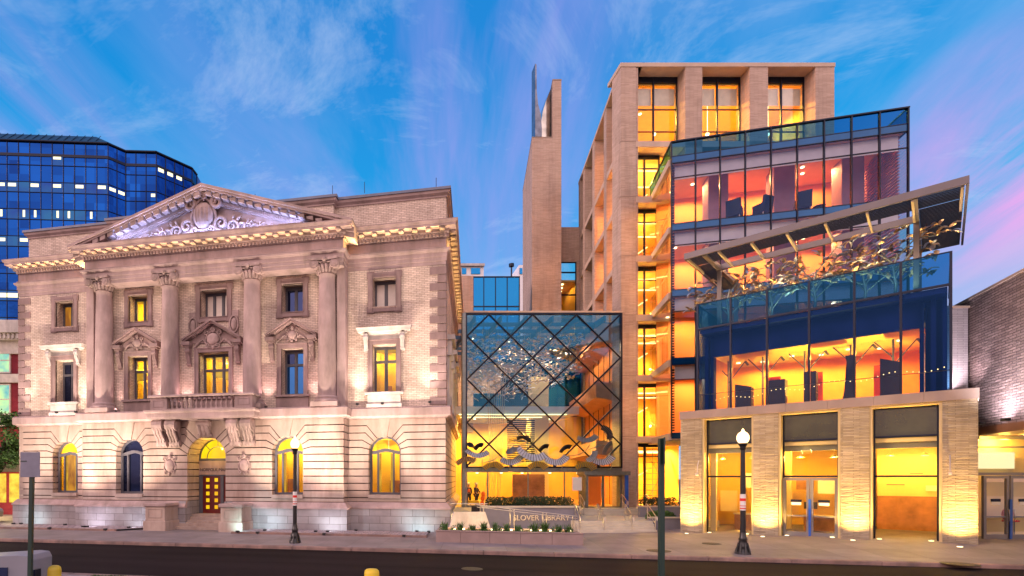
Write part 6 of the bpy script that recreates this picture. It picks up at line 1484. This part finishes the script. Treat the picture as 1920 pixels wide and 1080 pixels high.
m = MB(FT); rp = [(-120.,75.4),(-39.,80.),(-37.2,81.9)]
m.add([(-120,75.2,ZO),(-39.,79.8,ZO),(-37.,81.9,ZO),(-40.5,84.,ZO+2.6),(-42.,82.4,ZO+2.6),(-120,78.2,ZO+2.6),(-120,120,ZO+2.6),(-40.5,120,ZO+2.6),(-32.6,82.1,ZO),(-36.,87.,ZO+1.2)], [(0,1,4,5),(1,2,3,4),(5,4,3,7,6),(2,8,9,3)])
for k in range(70):
    x = -118+k*1.15; t = (x+120)/81.; 
    if x < -40: m.tube([(x,75.25+4.6*t,ZO+.05),(x-.3,78.2+4.2*t,ZO+2.62)], .05, 4)
m.build('roof', plain('dark_ribbed_roof',(.02,.035,.06),.4,.3,var=.2), OT)
m = MB(FT)
for (p0,p1) in segs: m.tube([(p0[0],p0[1]-.1,ZO),(p1[0],p1[1]-.1,ZO)], .22, 4)
m.build('eave', M_mull, OT)
# small red building at the left
t_ = thing('corner_building', 'red painted building with white cornices behind the leafy tree', 'building', (*ft(-35,48),0)); SR = 48.
rr = lambda px: (px-690)/1000*SR
zz_ = lambda py: 3.3+SR*(896-py)/1000
m = MB(FT); m.box(rr(-160),rr(60),SR,SR+12,0,zz_(612)); m.build('wall', M_redbrick, t_)
m = MB(FT); m.box(rr(-160),rr(60),SR-.9,SR+.02,zz_(628),zz_(605)); m.box(rr(-160),rr(60),SR-.6,SR+.02,zz_(640),zz_(628)); m.box(rr(-160),rr(60),SR-.2,SR+.02,zz_(664),zz_(640)); m.box(rr(-160),rr(60),SR-.25,SR+.02,zz_(718),zz_(702)); m.box(rr(-160),rr(60),SR-.3,SR+.02,zz_(800),zz_(783)); m.teeth([fw(FT,rr(-160),SR)[:2],fw(FT,rr(60),SR)[:2]][0:0] or [(0,0),(0.01,0)], 0,.01,-5,-4.9,.01,1.) if False else None
for k in range(26): a = rr(-150)+.38*k; m.box(a,a+.2,SR-.75,SR-.59,zz_(638),zz_(629))
m.build('cornice', M_whitetrim_lithood, t_)
for px0,py0,py1 in ((-8,652,700),(-8,720,778),(-70,652,700),(-70,720,778)):
    f = MB(FT); f.frame(rr(px0)-.1,rr(px0+27)+.1,SR-.12,SR+.05,zz_(py1),zz_(py0),.12); f.box(rr(px0),rr(px0+27),SR-.1,SR+.05,(zz_(py0)+zz_(py1))/2-.05,(zz_(py0)+zz_(py1))/2+.05); wdw = f.build('window', M_whitetrim_lithood, t_)
    p = MB(FT); p.box(rr(px0),rr(px0+27),SR-.03,SR+.02,zz_(py1),zz_(py0)); p.build('pane', glow('greenish_lit_pane',(.50,.75,.25),.8,c2=(.05,.30,.35),scale=.6,gloss=.5) if 'greenish_lit_pane' not in MATS else MATS['greenish_lit_pane'], wdw)
m = MB(FT); m.box(rr(-160),rr(60),SR-1.4,SR+.02,zz_(885),zz_(872)); m.build('awning', M_dark, t_)
for px0,px1 in ((-60,-25),(-20,12),(18,40)): p = MB(FT); p.box(rr(px0),rr(px1),SR-.05,SR-.02,zz_(942),zz_(888)); p.build('shop_window', M_litb, t_)
# street tree at the left edge
def tree(x, y, h, cr, label, seed):
    random.seed(seed); t_ = thing('street_tree', label, 'tree', (x,y,0))
    tr = MB(); tr.tube([(x,y,-.05),(x+.05,y,h*.3),(x-.05,y+.1,h*.55),(x,y,h*.85)], [.16,.13,.09,.03], 8)
    cl = []
    for k in range(15):
        an = random.random()*2*pi; rr_ = cr*random.uniform(.3,.95); zc_ = h*random.uniform(.42,.98); c = Vector((x+rr_*cos(an)*(1-.5*abs(zc_/h-.65)), y+rr_*sin(an), zc_)); cl.append(c)
        tr.tube([(x,y,h*.3+.3*(zc_-h*.3)),((x+c.x)/2,(y+c.y)/2,(h*.35+zc_)/2),tuple(c)], [.06,.04,.015], 5)
    tr.build('trunk', M_bark, t_)
    cm = MB()
    for c in cl:
        rc = cr*random.uniform(.30,.5)
        for _ in range(520):
            v = Vector((random.gauss(0,1),random.gauss(0,1),random.gauss(0,.75))); v = v.normalized()*rc*random.random()**.4; p = c+v
            u = Vector((random.uniform(-1,1),random.uniform(-1,1),random.uniform(-.8,.6))).normalized(); w_ = u.orthogonal().normalized(); l = random.uniform(.07,.14)
            cm.add([tuple(p-u*l),tuple(p+w_*l*.55),tuple(p+u*l),tuple(p-w_*l*.55)], [(0,1,2,3)])
    cm.build('crown', M_foliage, t_)
tree(*ft(-.705*39,39.), 8.3, 1.9, 'leafy green street tree beside the left end of the stone building', 3)
lamp('shopfront_glow','POINT',(*ft(-.72*43,43.),3.),700,(1.,.78,.30),None,shadow_soft_size=.5)
# parked car at the left edge
CA = thing('parked_car', 'pale parked car half hidden at the left end of the stone building', 'car', (*ft(-28.6,40.),0)); F = (*ft(-28.9,40.), T+R(4))
m = MB(F); m.prism([(-4.2,.35),(1.,.35),(1.05,.8),(.9,1.0),(.1,1.08),(-.8,1.62),(-3.,1.65),(-4.1,1.1),(-4.25,.8)], -.85,.85); m.build('body', plain('pale_car_paint',(.45,.40,.34),.25,.2,var=.03), CA, bevel=.06)
m = MB(F); m.prism([(-.05,1.08),(-.82,1.55),(-2.,1.57),(-2.,1.1)], -.87,-.86); m.build('side_window', M_darkpane, CA)
for x in (.15,-3.2):
    m = MB(F); m.disc((x,-.8,.34), .34,.22,'b',20); wq = m.build('wheel', M_rubber, CA); m = MB(F); m.disc((x,-.92,.34), .2,.02,'b',14); m.build('rim', M_steel, wq)
m = MB(F); m.box(.95,1.06,-.8,-.5,.65,.8); m.build('headlight', M_paper, CA)
# theatre at the right
TH = thing('theatre_building', 'dark rough brick building raking in from the right edge with a floodlit flank', 'building', (*ft(30,26),0))
c0 = (28.6,25.0); dv = (-.443,-.897)
def tp(k, o=0.): return (c0[0]+dv[0]*k+.897*o, c0[1]+dv[1]*k-.443*o)
m = MB(FT); m.plan([tp(-7),tp(7.5),tp(7.5,6.),tp(-7,6.)], 5.6, 11.85); m.build('brick_wall', M_theatre, TH)
m = MB(FT); m.plan([tp(-7,-.04),tp(7.5,-.04),tp(7.5,6.),tp(-7,6.)], 11.85, 11.97); m.build('coping', M_ledge, TH)
m = MB(FT); m.plan([tp(-.3,-.35),tp(7.5,-.35),tp(7.5,3.),tp(-.3,3.)], 5.25, 5.6); m.build('canopy', plain('brown_canopy',(.16,.075,.045),.5,var=.25), TH)
m = MB(FT); m.plan([tp(5.6,.5),tp(7.4,.5),tp(7.4,5.9),tp(5.6,5.9)], 0., 5.595); m.build('corner_pier', M_theatre, TH)
m = MB(FT); m.box(28.9,40.,26.2,26.5,.2,5.3); m.build('rear_wall', M_cream, TH)
m = MB(FT); m.box(28.5,36.,24.9,24.98,3.42,3.55); m.box(28.5,36.,24.9,24.98,4.7,4.78); m.box(28.5,36.,24.85,25.0,5.1,5.25); m.build('shopfront_frame', MATS['door_alu'], TH)
m = MB(FT); m.quad((28.5,24.94,3.5),(36.,24.94,3.5),(36.,24.94,5.2),(28.5,24.94,5.2)); m.build('pane', M_gclear, TH)
m = MB(FT); m.box(29.3,31.4,25.9,25.95,3.75,4.55); m.build('light_panel', glow('white_light_panel',(1.,.84,.46),.6), TH)
zt_ = .42
leaf_door(FT, 28.75,29.95,24.95,zt_,3.4,TH,29.85,0); leaf_door(FT, 30.0,31.3,24.95,zt_,3.4,TH,30.1,1)
m = MB(FT); m.box(29.92,30.03,24.85,24.88,zt_,2.3); m.build('protective_film', M_bluefilm, TH)
lamp('foyer_lamp','POINT',(*ft(30.5,25.6),5.0),170,AMB,None,shadow_soft_size=.15); lamp('canopy_lamp','POINT',(*ft(29.6,23.9),5.15),120,AMB,None,shadow_soft_size=.1)
t_ = thing('red_chair', 'red plastic chair behind the right-hand glass door', 'chair', (*ft(30.7,25.6),.3))
m = MB(FT); m.ball((30.7,25.6,1.55), .3,.1,.32,12,8); m.box(30.45,30.95,25.3,25.65,1.2,1.28); m.build('seat', M_red, t_, bevel=.02)
for dx_ in (-.2,.2): m = MB(FT); m.tube([(30.7+dx_,25.5,.3),(30.7+dx_,25.5,1.2)], .025, 5); m.build('leg', M_steel, t_)
WB = thing('white_brick_wall', 'pale floodlit brick wall between the brick corner and the theatre', 'wall', (*ft(27.8,26),0))
m = MB(FT); m.box(27.15,28.8,25.6,26.1,7.16,11.45); m.build('wall', M_theatre2, WB); m = MB(FT); m.box(27.1,28.85,25.55,26.15,11.45,11.55); m.build('coping', M_trim, WB)
def wallwash(p, aim, power, col, size, nm_label):
    t_ = thing('floodlight', nm_label, 'floodlight', tuple(p), 'floodlights on the neighbouring walls'); m = MB(); m.box(p[0]-.1,p[0]+.1,p[1]-.1,p[1]+.1,p[2]-.14,p[2]-.02); m.build('housing', M_black, t_)
    lamp('floodlight_beam','SPOT',p,power,col,t_,aim=aim,spot_size=size,spot_blend=.9,shadow_soft_size=.08)
q = tp(2.5,-.95); wallwash(Vector((*ft(*q),5.75)), Vector((*ft(*tp(1.9,.1)),7.6)), 520, (.95,.88,1.), R(130), 'black floodlight on the theatre canopy edge, nearer the pale wall')
q = tp(4.2,-.95); wallwash(Vector((*ft(*q),5.75)), Vector((*ft(*tp(3.4,.1)),7.6)), 520, (.95,.88,1.), R(130), 'black floodlight on the theatre canopy edge, nearer the street')
wallwash(Vector((*ft(27.8,25.0),7.3)), Vector((*ft(27.9,25.8),10.5)), 330, (1.,.80,.86), R(120), 'black floodlight at the foot of the pale brick wall')
# far buildings between old and new
t_ = thing('distant_hotel', 'pale distant building with two teal windows above the blue glass block', 'building', (*ft(26,130),0))
s_ = 130.; q_ = lambda px: (px-690)/1000*s_; w_ = lambda py: 3.3+s_*(896-py)/1000
m = MB(FT); m.box(q_(840),q_(907),s_,s_+15,0,w_(497)); m.box(q_(907),q_(919),s_+2,s_+15,0,w_(512)); m.box(q_(973),q_(990),s_,s_+12,0,w_(497)); m.build('wall', M_white, t_)
m = MB(FT); m.box(q_(838),q_(908),s_-.6,s_-.01,w_(500),w_(495.5)); m.box(q_(838),q_(922),s_-.4,s_-.01,w_(522),w_(519)); m.build('cornice', M_whitetrim_lithood, t_)
for a,b in ((866,874),(883,900),(974,979)): m = MB(FT); m.box(q_(a),q_(b),s_-.2,s_+.1,w_(514),w_(503)); m.build('window', M_blockglass, t_)
t_ = thing('roof_vent', 'thin dark vent pipe on the roof behind the blue glass block', 'vent pipe', (*ft(.269*80,80),0))
m = MB(FT); m.tube([(.269*80,80,30),(.269*80,80,35.)], .12, 6); m.build('pipe', M_mull, t_); m = MB(FT); m.disc((.269*80,80,35.2), .4,.4,'c',10); m.build('cap', M_mull, t_)
